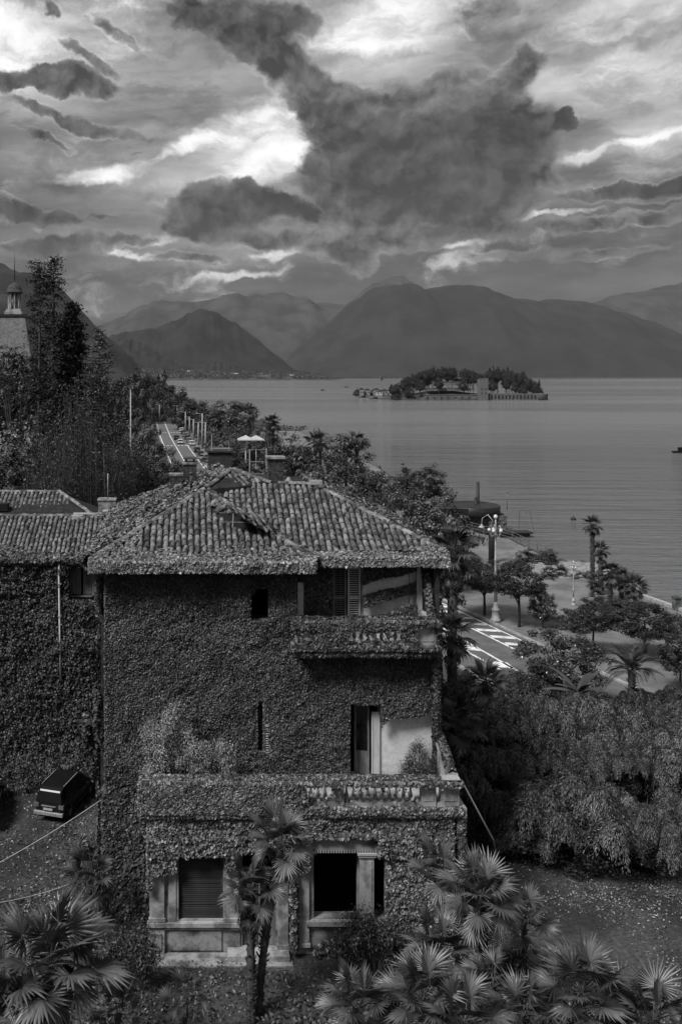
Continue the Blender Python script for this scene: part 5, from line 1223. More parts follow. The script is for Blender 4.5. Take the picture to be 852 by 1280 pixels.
BL_ = [(712, 962, 150, 36.5, 0, 'largest pale drooping bamboo clump at the edge of the clearing'), (806, 1000, 100, 35.6, 0, 'bamboo clump whose tips hang lowest over the clearing at right'), (760, 978, 100, 36.6, 0, 'bamboo clump between the largest one and the lowest hanging one'),
 (655, 1010, 84, 36.6, 1, 'dim feathery clump beside the leaning white pole'), (622, 985, 60, 38, 2, 'small dark bush beside the leaning white pole'), (846, 985, 80, 37.5, 0, 'bamboo clump cut by the right edge, the lower one'),
 (690, 912, 66, 40, 2, 'small dark rounded clump above the largest pale bamboo'), (745, 916, 80, 39.6, 0, 'pale clump in the middle of the bamboo thicket'), (640, 930, 76, 40, 1, 'dark feathery clump near the terrace corner'), (600, 930, 60, 39.5, 2, 'dark bush against the terrace corner'),
 (828, 905, 110, 40.5, 0, 'bright layered bamboo clump near the right edge'), (784, 930, 60, 39.2, 1, 'dim gap filling clump left of the bright layered one'),
 (756, 868, 118, 44, 0, 'tall rounded bamboo clump below the banana plant'), (688, 866, 90, 45, 0, 'arching bamboo clump left of the banana plant'), (636, 872, 80, 45, 1, 'feathery clump below the shrub tree'),
 (600, 880, 60, 44, 2, 'dark bush close to the villa wall'), (806, 882, 66, 46, 1, 'clump beneath the feather palm'), (848, 874, 84, 46.5, 0, 'pale clump at the right edge, the upper one'), (735, 858, 70, 50, 1, 'feathery clump behind the tall rounded bamboo'),
 (660, 842, 66, 50, 2, 'dark clump beside the magnolia foot'), (800, 858, 56, 51, 2, 'dark clump at the foot of the feather palm'), (848, 856, 56, 53, 1, 'clump nearest the promenade at the right edge'), (715, 940, 60, 38.6, 2, 'dark hollow clump behind the largest pale bamboo'), (575, 955, 60, 37, 2, 'dark bush under the terrace corner')]
for i, (px, top, w, Y, kind, lab) in enumerate(BL_):
    x = wx(px, Y); g = ground_z(x, Y); H = wz(top, Y)-g; rx = w/2*Y/FPX*1.12; hz = min(H, rx*1.5)
    r_ = empty('bamboo_clump' if kind == 0 else 'garden_shrub', (x, Y, g), i*1.3, lab, 'bamboo' if kind == 0 else 'shrub', 'clumps filling the thicket on the right of the garden')
    ms = (BAM, FEA, BRD)[kind]; link('foliage', ms[i % len(ms)], r_, (0, 0, H-hz), sc=(rx, rx, hz)); link('stems', CUL[i % 2], r_, sc=(rx, rx, H))
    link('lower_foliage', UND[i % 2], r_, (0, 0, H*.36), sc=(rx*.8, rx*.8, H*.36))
L_fea = leafmat('feathery_leaf', 0.16, 0.34, 0.5, 0.4, 0.8)
# feathery shrubs on the terrace
def shrub_tall(px, top, bot, w, Y, lab, m, n=7000, leaf=.09, gz=5.18, seed=0, name='terrace_shrub'):
    rs = np.random.RandomState(seed+400); x = wx(px, Y); H = wz(top, Y)-gz; rx = w/2*Y/FPX; root = empty(name, (x, Y, gz), 0, lab, 'shrub'); ps = []; ns = []; tp = []; b = MB()
    K = 30
    for k in range(K):
        a = rs.uniform(0, 2*PI); r = rx*math.sqrt((k+.5)/K)*.85; hh = H*(1-.45*(r/rx)**2)*rs.uniform(.25, .95)
        c = np.array([math.cos(a)*r, math.sin(a)*r*.5, hh]); m_ = n//K; cr = rs.uniform(.3, .55)*min(1, rx)
        d_ = rs.normal(size=(m_, 3)); d_ /= np.linalg.norm(d_, axis=1, keepdims=True); q = c+d_*(cr*rs.rand(m_)**.9)[:, None]*np.array([1, .8, 1.25])
        ps.append(q); ns.append(d_*.9+rs.normal(size=(m_, 3))*.4+[0, -.2, .5]); tp.append(d_*.5+np.array([0, 0, 1.2]))
        b.tube([(0, 0, 0), (c[0]*.5, c[1]*.5, hh*.5), tuple(c)], [.015, .01, .004], 3, cap=False)
    v, f = leaf_quads(np.vstack(ps), np.vstack(ns), leaf, .38, rs, np.vstack(tp)); link('foliage', np_mesh('foliage', v, f, m), root); b.obj('stems', M_stem, root)
shrub_tall(208, 872, 975, 62, 31.2, 'tallest feathery shrub growing on the left of the terrace', L_fea, seed=1, n=14000, leaf=.075)
shrub_tall(240, 905, 975, 50, 31.2, 'middle feathery shrub growing on the terrace', L_fea, seed=2, n=11000, leaf=.075)
shrub_tall(274, 925, 975, 50, 31.2, 'lowest feathery shrub on the terrace, right of the others', L_fea, seed=3, n=9000, leaf=.075)
shrub_tall(522, 925, 975, 46, 31.7, 'airy shrub on the terrace in front of the pale wall', L_mid, seed=4, n=4500, leaf=.07)
shrub_tall(508, 745, 770, 34, 32.6, 'small shrub sprouting on the upper balcony', L_mid, seed=5, n=1800, gz=10.28, leaf=.08)
shrub_tall(160, 1150, 1210, 90, 28.5, 'dark bush at the foot of the left villa corner', L_dark, seed=6, n=6000, gz=0, leaf=.1, name='garden_shrub')
shrub_tall(115, 1030, 1100, 60, 33, 'grey weedy bush in front of the dark villa corner', L_mid, seed=7, n=5000, gz=0, leaf=.1, name='garden_shrub')
shrub_tall(470, 1130, 1210, 120, 29, 'dark bush below the loggia opening', L_dark, seed=8, n=8000, gz=0, leaf=.1, name='garden_shrub')
shrub_tall(640, 1180, 1230, 70, 27.5, 'tangled weeds behind the low palms', L_dark, seed=9, n=4000, gz=0, leaf=.1, name='garden_shrub')
shrub_tall(20, 950, 985, 120, 42.8, 'scruffy bushes along the foot of the wing wall', L_mid, seed=10, n=6000, gz=0, leaf=.12, name='garden_shrub')
shrub_tall(90, 945, 985, 90, 43, 'low bushes behind the parked black car', L_mid, seed=11, n=5000, gz=0, leaf=.12, name='garden_shrub')

# --- ground cover: fallen leaves and creeping plants, far too many to count
def litter(name, x0, x1, y0, y1, n, size, m, seed, flat=.25, keep=None, h=.03, cat='leaf litter', lab=None):
    rs = np.random.RandomState(seed); x = rs.uniform(x0, x1, n); y = rs.uniform(y0, y1, n); d = fbm(x*.6+seed, y*.6, 4)
    k = rs.rand(n) < np.clip((d-.25)*2.2, .12, 1)
    if keep is not None: k &= keep(x, y)
    x, y = x[k], y[k]; z = np.array([ground_z(a, b_) for a, b_ in zip(x, y)])+.02+rs.rand(len(x))*h
    p = np.stack([x, y, z], 1); nn = rs.normal(0, flat, (len(x), 3)); nn[:, 2] = 1
    return tag(link(name, leaf_mesh(name, p, nn, size, .55, rs, m)), lab, cat, kind='stuff')
L_lit = leafmat('fallen_leaf', 0.03, 0.30, 0.6, 0.4, 0.6)
litter('fallen_leaves', 8.5, 30, 23, 36, 60000, .085, L_lit, 1, lab='pale fallen leaves scattered over the shaded clearing', flat=.45)
litter('fallen_leaves', -9, 8.5, 20, 30, 16000, .085, L_lit, 2, lab='fallen leaves in front of the villa step', flat=.5)
litter('ground_cover', -9, 9, 20, 29.4, 22000, .14, L_mid, 3, lab='creeping weeds below the villa front', cat='ground cover', flat=.7, h=.28)
litter('fallen_leaves', -12, -3.2, 30, 43, 9000, .10, L_lit, 4, lab='leaves and debris over the rough parking ground', flat=.4)
litter('ground_cover', -12, -3.2, 29, 40, 9000, .12, L_mid, 5, lab='patchy weeds on the rough parking ground', cat='ground cover', flat=.7, h=.12, keep=lambda x, y: fbm(x*.7, y*.7, 3) > .5)
# ------------------------------------------------------------------ road, promenade, lakeside works
M_asph = mat('asphalt', 0.10, 0.14, 0.85, 0.8, 7, 0.006, spec=.3)
M_pave = mat('promenade_paving', 0.12, 0.2, 0.85, 0.35, 7, 0.004)
M_kerb = mat('kerb_stone', 0.28, 0.4, 0.85, 2, 6)
M_paint = mat('road_paint', 0.30, 0.80, 0.7, 1.6, 9, contrast=(.3, .5))
M_rub = mat('shore_stone', 0.05, 0.2, 0.95, 1.2, 8, 0.06)
M_rail = mat('railing_metal', 0.10, 0.16, 0.5, 3)
M_dk = mat('dark_iron', 0.015, 0.03, 0.5, 3)
M_glass = mat('car_glass', 0.01, 0.012, 0.2, 1, spec=.25)
M_lampw = mat('lamp_white', 0.28, 0.42, 0.45, 4)
M_globe = mat('opal_globe', 0.6, 0.7, 0.25, 3, spec=.5)
def strip(name, xl, xr, y0, y1, z, m, dy=2.0):
    ys = np.arange(y0, y1+.01, dy); vs = []; fs = []
    for y in ys: vs += [(xl(y), y, z), (xr(y), y, z)]
    for i in range(len(ys)-1): fs.append((2*i, 2*i+1, 2*i+3, 2*i+2))
    return link(name, np_mesh(name, vs, fs, m))
tag(strip('road', lambda y: kerb_x(y)-road_w(y), kerb_x, 30, 405, -1.0, M_asph), kind='structure')
tag(strip('promenade', lambda y: kerb_x(y)+.15, lambda y: coast_x(y)-.4, 40, 330, -.90, M_pave, 1.0), kind='structure')
def kerb(name, f, y0, y1, side, lab):
    ys = np.arange(y0, y1, 1.5); b = MB()
    for a in ys: b.beam((f(a)+side*.08, a, -.95), (f(a+1.47)+side*.08, a+1.47, -.95), .16, .22)
    o = b.obj(name, M_kerb); tag(o, kind='structure'); return o
kerb('kerb', kerb_x, 30, 400, 1, None); kerb('kerb', lambda y: kerb_x(y)-road_w(y), 40, 400, -1, None)
ZP = -.995
def mark(quads, lab=None):
    vs = []; fs = []
    for q in quads:
        i = len(vs); vs += [(x, y, ZP) for x, y in q]; fs.append((i, i+1, i+2, i+3))
    o = link('road_marking', np_mesh('road_marking', vs, fs, M_paint)); tag(o, kind='structure'); return o
def along(f, y0, y1, w, dy=2.0):
    ys = list(np.arange(y0, y1, dy))+[y1]; return [[(f(a)-w/2, a), (f(a)+w/2, a), (f(b_)+w/2, b_), (f(b_)-w/2, b_)] for a, b_ in zip(ys[:-1], ys[1:])]
mark(along(lambda y: kerb_x(y)-2.5, 67.5, 84, .22)+along(lambda y: kerb_x(y)-.55, 68, 100, .16))
bars = []
for k in range(13):
    y = 60.6+k*1.9
    if y < 68: continue
    x1 = kerb_x(y)-.7; x0 = kerb_x(y+.5)-2.35; bars.append([(x0, y+.35), (x1, y-.1), (x1-.1, y+.55), (x0, y+1.0)])
mark(bars)
mark(along(lambda y: kerb_x(y)-4.9-.7*max(0, (72-y)/12), 62.5, 76, .2)+along(lambda y: kerb_x(y)-4.6-1.9*min(1, max(0, (75.5-y)/9)), 62.5, 76, .2))
mark([[(kerb_x(y)-6.5, y), (kerb_x(y)-5.2, y-.4), (kerb_x(y)-5.3, y+.9), (kerb_x(y)-6.4, y+1.2)] for y in (63.4, 67.4, 71.2)])
mark(along(lambda y: kerb_x(y)-6.1, 150, 400, .26, 4)+along(lambda y: kerb_x(y)-2.5, 130, 265, .22, 4)+along(lambda y: kerb_x(y)-road_w(y)+.35, 120, 400, .26, 4))
for yc in (186, 262, 322):
    q = []; n = 9; W = road_w(yc)
    for k in range(n):
        x0 = kerb_x(yc)-W+.3+k*(W-.5)/n; q.append([(x0, yc), (x0+.5, yc), (x0+.5, yc+1.6), (x0, yc+1.6)])
    mark(q)

# lake wall: coping blocks each proud, along the right shore
b = MB(); ys = np.arange(56, 84.5, 1.5)
w = empty('lake_wall', (44, 78, -3.5), 0, 'low stone wall holding the promenade above the lake', 'wall')
cop = MB().box(-.25, .25, -.72, .72, 0, .28).mesh('coping_stone', M_kerb)
for y in ys:
    x = coast_x(y); x2 = coast_x(y+1.5); b.beam((x-.1, y, -2.3), (x2-.1, y+1.5, -2.3), .5, 2.7)
    link('coping_stone', cop, w, (x-.1-44, y+.75-78, 2.56), (0, 0, math.atan2(-(x2-x), 1.5)))
o = b.obj('wall_face', M_rub, w); o.location = (-44, -78, 3.5)
pl = empty('gate_post', (43.4, 78.5, -.9), 0, 'small square post standing on the lake wall at the right', 'post'); MB().box(-.28, .28, -.28, .28, 0, 1.0).box(-.34, .34, -.34, .34, 1.002, 1.15).obj('post', M_rub, pl)
# bathing platform with rubble edge, low wall
b = MB(); b.prism([(34.5, 90.5), (45.3, 90.2), (45.2, 98.4), (40.9, 99.2), (36.5, 99.2)], -3.6, -.86, 'z')
tag(b.obj('beach_platform', mat('pebble_paving', .1, .3, .95, 1.6, 9, .05, contrast=(.3, .6))), kind='structure')
def rubble(name, path, n, size, lab, z=-1, seed=0, h=.5, wd=.6):
    R = random.Random(seed); root = empty(name, (path[0][0], path[0][1], z), 0, lab, 'stone wall'); P = [Vector((a, b_, 0)) for a, b_ in path]
    segs = list(zip(P[:-1], P[1:])); L = [(q-p).length for p, q in segs]; T_ = sum(L)
    ms = []
    for k in range(4):
        bm = bmesh.new(); bmesh.ops.create_icosphere(bm, subdivisions=1, radius=size/2)
        for v_ in bm.verts: v_.co = Vector((v_.co.x*R.uniform(.8, 1.4), v_.co.y*R.uniform(.8, 1.3), v_.co.z*R.uniform(.6, .9)))
        me = bpy.data.meshes.new('stone'); bm.to_mesh(me); bm.free(); me.materials.append(M_rub); ms.append(me)
    for i in range(n):
        d = (i+.5)/n*T_
        for (p, q), l in zip(segs, L):
            if d <= l: break
            d -= l
        c = p+(q-p)*(d/l); link('stone', ms[i % 4], root, (c.x-path[0][0]+R.uniform(-wd, wd)*.3, c.y-path[0][1]+R.uniform(-wd, wd)*.3, R.uniform(0, h)), (R.uniform(-.3, .3), R.uniform(-.3, .3), R.uniform(0, 6)))
    return root
rubble('stone_wall', [(39.2, 90.5), (45.0, 90.2)], 34, .55, 'low rough stone wall on the near side of the bathing platform', -.9, 1, .7)
rubble('stone_edge', [(41, 99), (45.3, 98.2), (45.8, 90.5)], 40, .6, 'pale boulders edging the far side of the bathing platform', -1.1, 2, .4)
rubble('stone_wall', [(33.5, 92), (38.5, 100)], 30, .6, 'tall rough stone wall behind the small beach palms', -.95, 3, 1.6)

# railing along the curve
root = empty('railing', (41, 100, -.9), 0, 'thin metal railing curving along the lakeside path', 'railing')
pts = [(coast_x(y)-.35, y) for y in (99.6, 101.5, 103.6, 106, 108.5, 111, 113.3, 115.5, 118, 120.5)]
post = MB().box(-.05, .05, -.05, .05, 0, 1.15).mesh('railing_post', M_rail)
for x, y in pts: link('railing_post', post, root, (x-41, y-100, 0))
for h in (.4, .75, 1.12):
    b = MB()
    for p, q in zip(pts[:-1], pts[1:]): b.beam((p[0]-41, p[1]-100, h), (q[0]-41, q[1]-100, h), .05, .05)
    b.obj('rail', M_rail, root)
# stone pier with flat round roofed boathouse, mooring post
pr = empty('stone_pier', (43, 133, LZ), 0, 'rough stone pier house with dark flat rounded roof standing in the lake', 'pier')
b = MB(); b.prism([(-1, -2.5), (4.0, -2.5), (4.4, 0), (4.0, 3), (-6, 3), (-7, 0), (-5, -2.5)], -.6, 2.6, 'z'); b.obj('base_wall', M_rub, pr)
R = random.Random(4); bl = MB().box(-.42, .42, -.06, .06, -.22, .22).mesh('stone_block', M_rub)
for r_ in range(5):
    for c_ in range(9):
        link('stone_block', bl, pr, (-4.4+c_*.93+(r_ % 2)*.4, -2.53+R.uniform(-.03, .02), .3+r_*.48), (0, 0, R.uniform(-.03, .03)))
b = MB(); b.lathe([(3.9, 2.62), (4.0, 2.75), (4.0, 3.9), (3.8, 4.0), (3.6, 3.9)], (-.3, 0, 0), 28); b.box(-9, -.3, -3.6, 3.4, 2.62, 3.85); b.obj('roof', M_dk, pr)
b = MB(); b.box(-5, 6.2, -5.6, -4.0, -.1, .55); b.box(-5, 6.6, -5.8, -3.8, .552, .75); b.obj('landing_stage', M_dk, pr)
mp = empty('mooring_post', (44.0, 134.5, LZ), 0, 'tall dark mooring post rising above the pier house', 'post'); MB().tube([(0, 0, -.5), (0, 0, 7.2)], [.28, .22], 8).tube([(-.35, 0, -.5), (-.35, 0, 4.8)], .2, 8).obj('post', M_dk, mp)
sp_ = empty('signal_pole', (49.3, 134, LZ), 0, 'thin pole with small lamp behind the pier', 'pole'); MB().tube([(-1, 0, 3), (-1, 0, 5.6)], .05, 6).obj('pole', M_rail, sp_); MB().lathe([(.1, 0), (.16, .1), (.05, .3)], (-1, 0, 5.6), 8).obj('lamp', M_rail, sp_)
fr = empty('gangway_frame', (49.0, 131, LZ), 0, 'thin metal gangway frame right of the pier', 'frame'); MB().beam((0, 0, 0), (0, 0, 3.4), .08, .08).beam((2.2, 0, 0), (1.6, 0, 3.3), .08, .08).beam((0, 0, 3.35), (1.6, 0, 3.3), .08, .08).beam((0, 0, 1.6), (1.9, 0, 1.5), .05, .05).obj('frame', M_rail, fr)

# ------------------------------------------------------------------ lamps
def ornate_lamp(px, pb, lab, H=8.9, g=-.9):
    Y = (CZ-g)*FPX/(pb-CY); x = wx(px, Y); k_ = H/8.9; r_ = empty('street_lamp', (x, Y, g), 0, lab, 'street lamp')
    MB().lathe([(.42*k_, 0), (.42*k_, .25*k_), (.33*k_, .3*k_), (.3*k_, .95*k_), (.36*k_, 1.0*k_), (.34*k_, 1.1*k_), (.22*k_, 1.2*k_), (.2*k_, 1.5*k_), (.13*k_, 1.75*k_)], n=12).obj('base', M_lampw, r_)
    MB().lathe([(.15*k_, 1.7*k_), (.12*k_, H*.35), (.17*k_, H*.36), (.11*k_, H*.37), (.1*k_, H*.58), (.14*k_, H*.59), (.09*k_, H*.6), (.07*k_, H*.9), (.1*k_, H*.91), (.05*k_, H-.2*k_)], n=10).obj('pole', M_lampw, r_)
    MB().lathe([(.06*k_, 0), (.15*k_, .08*k_), (.18*k_, .19*k_), (.15*k_, .3*k_), (.06*k_, .37*k_)], (0, 0, H-.2*k_), 12).obj('globe', M_globe, r_)
    for k in range(5):
        a = 2*PI*k/5+.3; c, s = math.cos(a), math.sin(a)
        pts = [(c*r, s*r, z) for r, z in ((.05*k_, H-1.5*k_), (.3*k_, H-1.7*k_), (.5*k_, H-1.35*k_), (.52*k_, H-.95*k_), (.4*k_, H-.75*k_), (.28*k_, H-.9*k_))]
        am = MB().tube(pts, .035*k_, 5).obj('lamp_arm', M_lampw, r_)
        MB().lathe([(.05*k_, 0), (.12*k_, .06*k_), (.15*k_, .15*k_), (.12*k_, .25*k_), (.05*k_, .3*k_)], (c*.52*k_, s*.52*k_, H-1.3*k_), 10).obj('globe', M_globe, am)
    return r_
ornate_lamp(619, 777, 'tall white ornate lamp post with a ring of globes at the kerb')
ornate_lamp(716, 757, 'shorter ornate lamp post in front of the bathing platform', H=4.0)
Y = 98.0; x = wx(614.5, Y)
r_ = empty('street_lamp', (x, Y, -.9), 0, 'dark post with white swan neck lamp behind the tall ornate lamp', 'street lamp')
MB().tube([(0, 0, -.2), (0, 0, 4.6)], .38, 8).obj('pole', M_dk, r_)
MB().tube([(.1, -.1, 3.2), (0, -.1, 4.8), (-.5, -.1, 5.4), (-1.1, -.1, 5.0), (-1.2, -.1, 4.3)], .06, 6).obj('lamp_arm', M_lampw, r_)
MB().lathe([(.36, 0), (.3, .12), (.12, .22), (.08, .4)], (-1.2, -.1, 3.95), 10).obj('lamp_shade', M_lampw, r_)
Y = 150; x = wx(392, Y); r_ = empty('street_lamp', (x, Y, -.9), 0, 'thin pole with curved arm and hanging pennant against the lake', 'street lamp')
H = wz(534, Y)+.9; MB().tube([(0, 0, 0), (0, 0, H-.3), (.4, 0, H), (.9, 0, H-.2)], .06, 5).obj('pole', M_rail, r_); MB().prism([(.8, H-.3), (1.0, H-.3), (1.5, H-1.5), (1.2, H-1.7)], -.02, .02).obj('pennant', M_dk, r_)
# poles along the road
G = 'pale lamp posts along the lakeside hedge'
names = ['first', 'second', 'third', 'fourth', 'fifth', 'sixth', 'seventh', 'eighth', 'ninth']
for i, (px, pt, pb, Y) in enumerate([(199.5, 506, 527, 395), (221.5, 507, 527, 385), (227, 513, 531, 350), (232, 515, 536, 320), (237, 521, 540, 300), (242, 524, 544, 280), (248, 528, 548, 262), (253, 517, 541, 250), (257, 528, 550, 240)]):
    r_ = empty('lamp_post', (wx(px, Y), Y, -.94), 0, names[i]+' pale lamp post along the far road, counted from its far end', 'lamp post', G)
    H = wz(pt, Y)+.94; MB().tube([(0, 0, 0), (0, 0, H)], [.28, .16], 6).obj('pole', M_lampw, r_)
    MB().beam((0, 0, H-.1), (-1.4, 0, H+.1), .12, .12).box(-1.8, -1.2, -.15, .15, H, H+.2).obj('lamp_arm', M_lampw, r_)
Y = 150; r_ = empty('flag_pole', (wx(163.5, Y), Y, -1), 0, 'tall bare white pole in front of the roadside trees', 'pole'); MB().tube([(0, 0, 0), (0, 0, wz(489, Y)+1)], [.18, .09], 8).obj('pole', M_lampw, r_); MB().lathe([(.1, 0), (.16, .12), (.04, .3)], (0, 0, wz(489, Y)+1), 8).obj('finial', M_lampw, r_)
# road sign gantry at the far end
Y = 398; r_ = empty('road_sign', (wx(190, Y), Y, -1), 0, 'small grey sign board on two posts at the far road end', 'sign'); MB().tube([(-1, 0, 0), (-1, 0, 6)], .12, 5).tube([(1.5, 0, 0), (1.5, 0, 6)], .12, 5).obj('post', M_rail, r_); MB().box(-2, 2.5, -.1, .1, 5.2, 7.2).obj('board', M_metal, r_)
r_ = empty('barrier_wall', (wx(200, 404), 404, -1), 0, 'pale low wall closing the far end of the road', 'wall'); MB().box(-7, 9, 0, .4, 0, 1.3).box(-7.1, 9.1, -.05, .45, 1.302, 1.42).obj('wall', M_stone2, r_)

# ------------------------------------------------------------------ cars
def car_mesh_parts(kind):
    """side profiles (y back to front, z), half width; returns body, glass outline"""
    if kind == 'suv':
        body = [(-2.1, .35), (-2.12, .85), (-2.08, 1.05), (-1.95, 1.62), (-1.7, 1.72), (.2, 1.74), (.45, 1.68), (1.05, 1.12), (1.95, 1.0), (2.15, .8), (2.18, .35)]
    else:
        body = [(-2.0, .32), (-2.05, .7), (-1.95, .95), (-1.55, 1.38), (-1.2, 1.46), (.1, 1.46), (.35, 1.4), (1.0, .98), (1.8, .86), (2.02, .68), (2.05, .32)]
    return body
def make_car(name, loc, rz, paint, kind, label, cat='car', group=None, sc=1.0):
    W = .86 if kind == 'suv' else .84; prof = car_mesh_parts(kind); root = empty(name, loc, rz, label, cat, group); root.scale = (sc,)*3
    ztop = max(p[1] for p in prof); belt = 1.02 if kind == 'suv' else .92
    def hw(z): return W if z < belt else W-(z-belt)/(ztop-belt)*.19
    n = len(prof); vs = []; fs = []
    for s in (-1, 1):
        for (y, z) in prof:
            e = .10 if abs(y) > 1.9 else 0; vs.append((s*(hw(z)-e), y, z))
    fs.append(tuple(range(n))); fs.append(tuple(reversed(range(n, 2*n))))
    for i in range(n):
        j = (i+1) % n; fs.append((j, i, n+i, n+j))
    b = MB(); b.add(vs, fs); b.box(-W-.01, W+.01, -1.0, 1.0, .28, .42); body = b.obj('body', paint, root, bevel=.05)
    # glazing, just proud of the body
    g = MB(); r0, r1 = prof[3], prof[2]
    if kind == 'suv': rear = [(-2.105, 1.08), (-1.985, 1.58)]; front = [(1.02, 1.15), (.5, 1.64)]
    else: rear = [(-1.96, .98), (-1.6, 1.36)]; front = [(.98, 1.0), (.4, 1.37)]
    for (ya, za), (yb, zb) in (rear, front):
        s = -.02 if ya < 0 else .03; g = MB(); g.add([(-hw(za)+.1, ya+s, za), (hw(za)-.1, ya+s, za), (hw(zb)-.1, yb+s, zb), (-hw(zb)+.1, yb+s, zb)], [(0, 1, 2, 3)]); g.obj('rear_window' if ya < 0 else 'windscreen', M_glass, root)
    zt = ztop-.12
    for s in (-1, 1):
        for ya, yb in ((-1.75, -1.0), (-.93, -.15), (-.08, .75)):
            yb2 = min(yb, .45) if yb > .5 else yb
            MB().add([(s*(hw(belt+.04)+.012), ya, belt+.04), (s*(hw(belt+.04)+.012), yb, belt+.04), (s*(hw(zt)+.012), yb2, zt), (s*(hw(zt)+.012), ya+(.12 if ya < -1.5 else 0), zt)], [(0, 1, 2, 3)]).obj('side_window', M_glass, root)
        MB().box(s*W-.03+(0 if s > 0 else -.2)+.03, s*W+.2-(.2 if s < 0 else 0), .55, .7, .95, 1.1).obj('wing_mirror', paint, root)
        if kind == 'suv': MB().box(s*.62-.02, s*.62+.02, -1.6, .1, ztop+.01, ztop+.05).obj('roof_rail', M_metal, root)
        MB().box(s*.7-.13, s*.7+.13, -2.13 if kind == 'suv' else -2.07, -2.0, .8, 1.0).obj('tail_light', mat('lamp_lens', .1, .16, .2, 3, spec=.6), root)
        MB().box(s*.6-.16, s*.6+.16, 2.0, 2.16 if kind == 'suv' else 2.04, .62, .78).obj('headlight', M_globe, root)
        for y in (-1.3, 1.35):
            wl = MB(); M = Matrix.Translation((s*(W-.1), y, .33)) @ Matrix.Rotation(PI/2, 4, 'Y')
            wl.v += [(M @ Vector(p))[:] for p in []]
            t = MB(); t.lathe([(.2, -.11), (.33, -.1), (.34, 0), (.33, .1), (.2, .11)], n=14)
            me = t.mesh('tyre', M_dk); wo = link('wheel', me, root, M.translation, (0, PI/2, 0))
            h = MB(); h.lathe([(.05, 0), (.2, .0), (.19, .115), (.03, .12)], n=10); h.obj('rim', M_metal, wo, rot=(0, 0 if s > 0 else PI, 0))
    yb = -2.2 if kind == 'suv' else -2.12
    MB().box(-W+.03, W-.03, yb, yb+.16, .42, .62).obj('bumper', M_metal if kind == 'suv' else paint, root, bevel=.03)
    MB().box(-.26, .26, yb-.012, yb-.002, .66 if kind != 'suv' else .72, .78 if kind != 'suv' else .84).obj('number_plate', M_lampw, root)
    MB().box(-.4, .4, -2.16 if kind == 'suv' else -2.08, -2.1 if kind == 'suv' else -2.03, .88, .92).obj('trim', M_metal, root)
    return root
P_black = mat('black_paint', .008, .012, .3, 1, spec=.35); P_white = mat('white_car_paint', .65, .7, .25, 1, spec=.5); P_grey = mat('grey_car_paint', .2, .25, .25, 1, spec=.5); P_dark = mat('dark_car_paint', .03, .04, .22, 1, spec=.5)
make_car('parked_car', (-5.75, 41.0, 0), rad(-17), P_black, 'suv', 'black estate car with roof rails parked on rough ground below the ivy wing', sc=.86)
make_car('parked_car', (-9.35, 40.2, 0), rad(8), P_black, 'hatch', 'black car cut by the left edge beside the estate car', sc=.9)
G = 'cars parked along the far lakeside road'
cl = [(181, P_grey, 'grey'), (188, P_dark, 'dark'), (195, P_white, 'white'), (202, P_grey, 'silver'), (210, P_dark, 'black'), (219, P_grey, 'grey'), (228, P_dark, 'dark'), (240, P_black, 'black'), (264, P_white, 'white'), (276, P_grey, 'silver'), (288, P_dark, 'dark'), (300, P_grey, 'grey'), (314, P_dark, 'black'), (328, P_white, 'white'), (345, P_dark, 'dark')]
ordn = ['nearest', 'second', 'third', 'fourth', 'fifth', 'sixth', 'seventh', 'eighth', 'ninth', 'tenth', 'eleventh', 'twelfth', 'thirteenth', 'fourteenth', 'farthest']
for i, (y, p, c) in enumerate(cl): make_car('parked_car', (kerb_x(y)-1.2, y, -1), rad(3)+(rad(25) if i < 6 else 0), p, 'hatch', '%s parked car, %s in the row from the near end' % (c, ordn[i]), group=G)
make_car('moving_car', (kerb_x(266)-4.6, 270, -1), rad(4), P_white, 'hatch', 'white car driving in the lane near the second crossing', group='cars driving on the far road')
make_car('moving_car', (kerb_x(285)-4.8, 287, -1), rad(4), P_black, 'hatch', 'black car driving ahead of the white one', group='cars driving on the far road')

# ------------------------------------------------------------------ cafe terrace behind the roof
M_canvas = mat('parasol_canvas', .35, .5, .8, 3)
for i, (px, Y, lab) in enumerate([(307, 150, 'left white square parasol on the cafe terrace'), (320, 153, 'right white square parasol on the cafe terrace')]):
    z = wz(549, Y); r_ = empty('parasol', (wx(px, Y), Y, -.9), 0, lab, 'parasol', 'white parasols on the cafe terrace')
    s = 1.35; zz = z+.9; MB().add([(-s, -s, zz), (s, -s, zz), (s, s, zz), (-s, s, zz), (0, 0, zz+.7), (-s, -s, zz-.15), (s, -s, zz-.15), (s, s, zz-.15), (-s, s, zz-.15)], [(0, 1, 4), (1, 2, 4), (2, 3, 4), (3, 0, 4), (0, 5, 6, 1), (1, 6, 7, 2), (2, 7, 8, 3), (3, 8, 5, 0)]).obj('canopy', M_canvas, r_)
    MB().tube([(0, 0, 0), (0, 0, zz+.6)], .07, 6).obj('pole', M_white, r_)
    b = MB()
    for a in ((-s, -s), (s, -s), (s, s), (-s, s)): b.beam((0, 0, zz+.55), (a[0]*.95, a[1]*.95, zz-.02), .05, .05)
    b.obj('rib', M_white, r_)
Y = 128; x = wx(275, Y); r_ = empty('kiosk', (x, Y, -.95), 0, 'dark flat roofed kiosk with pale roof rail behind the villa peak', 'kiosk')
zt = wz(562, Y)+.95; MB().box(-1.7, 1.7, 0, 4, 0, zt-.4).obj('wall', M_dkwood, r_); MB().box(-1.9, 1.9, -.3, 4.3, zt-.398, zt-.15).obj('roof', M_dkwood, r_)
MB().beam((-1.4, 0, zt+.2), (1.6, 0, zt+.2), .1, .12).beam((-1.2, 0, zt-.15), (-1.2, 0, zt+2.2), .12, .12).beam((1.3, 0, zt-.15), (1.3, 0, zt+1.0), .08, .08).obj('roof_rail', M_lampw, r_)
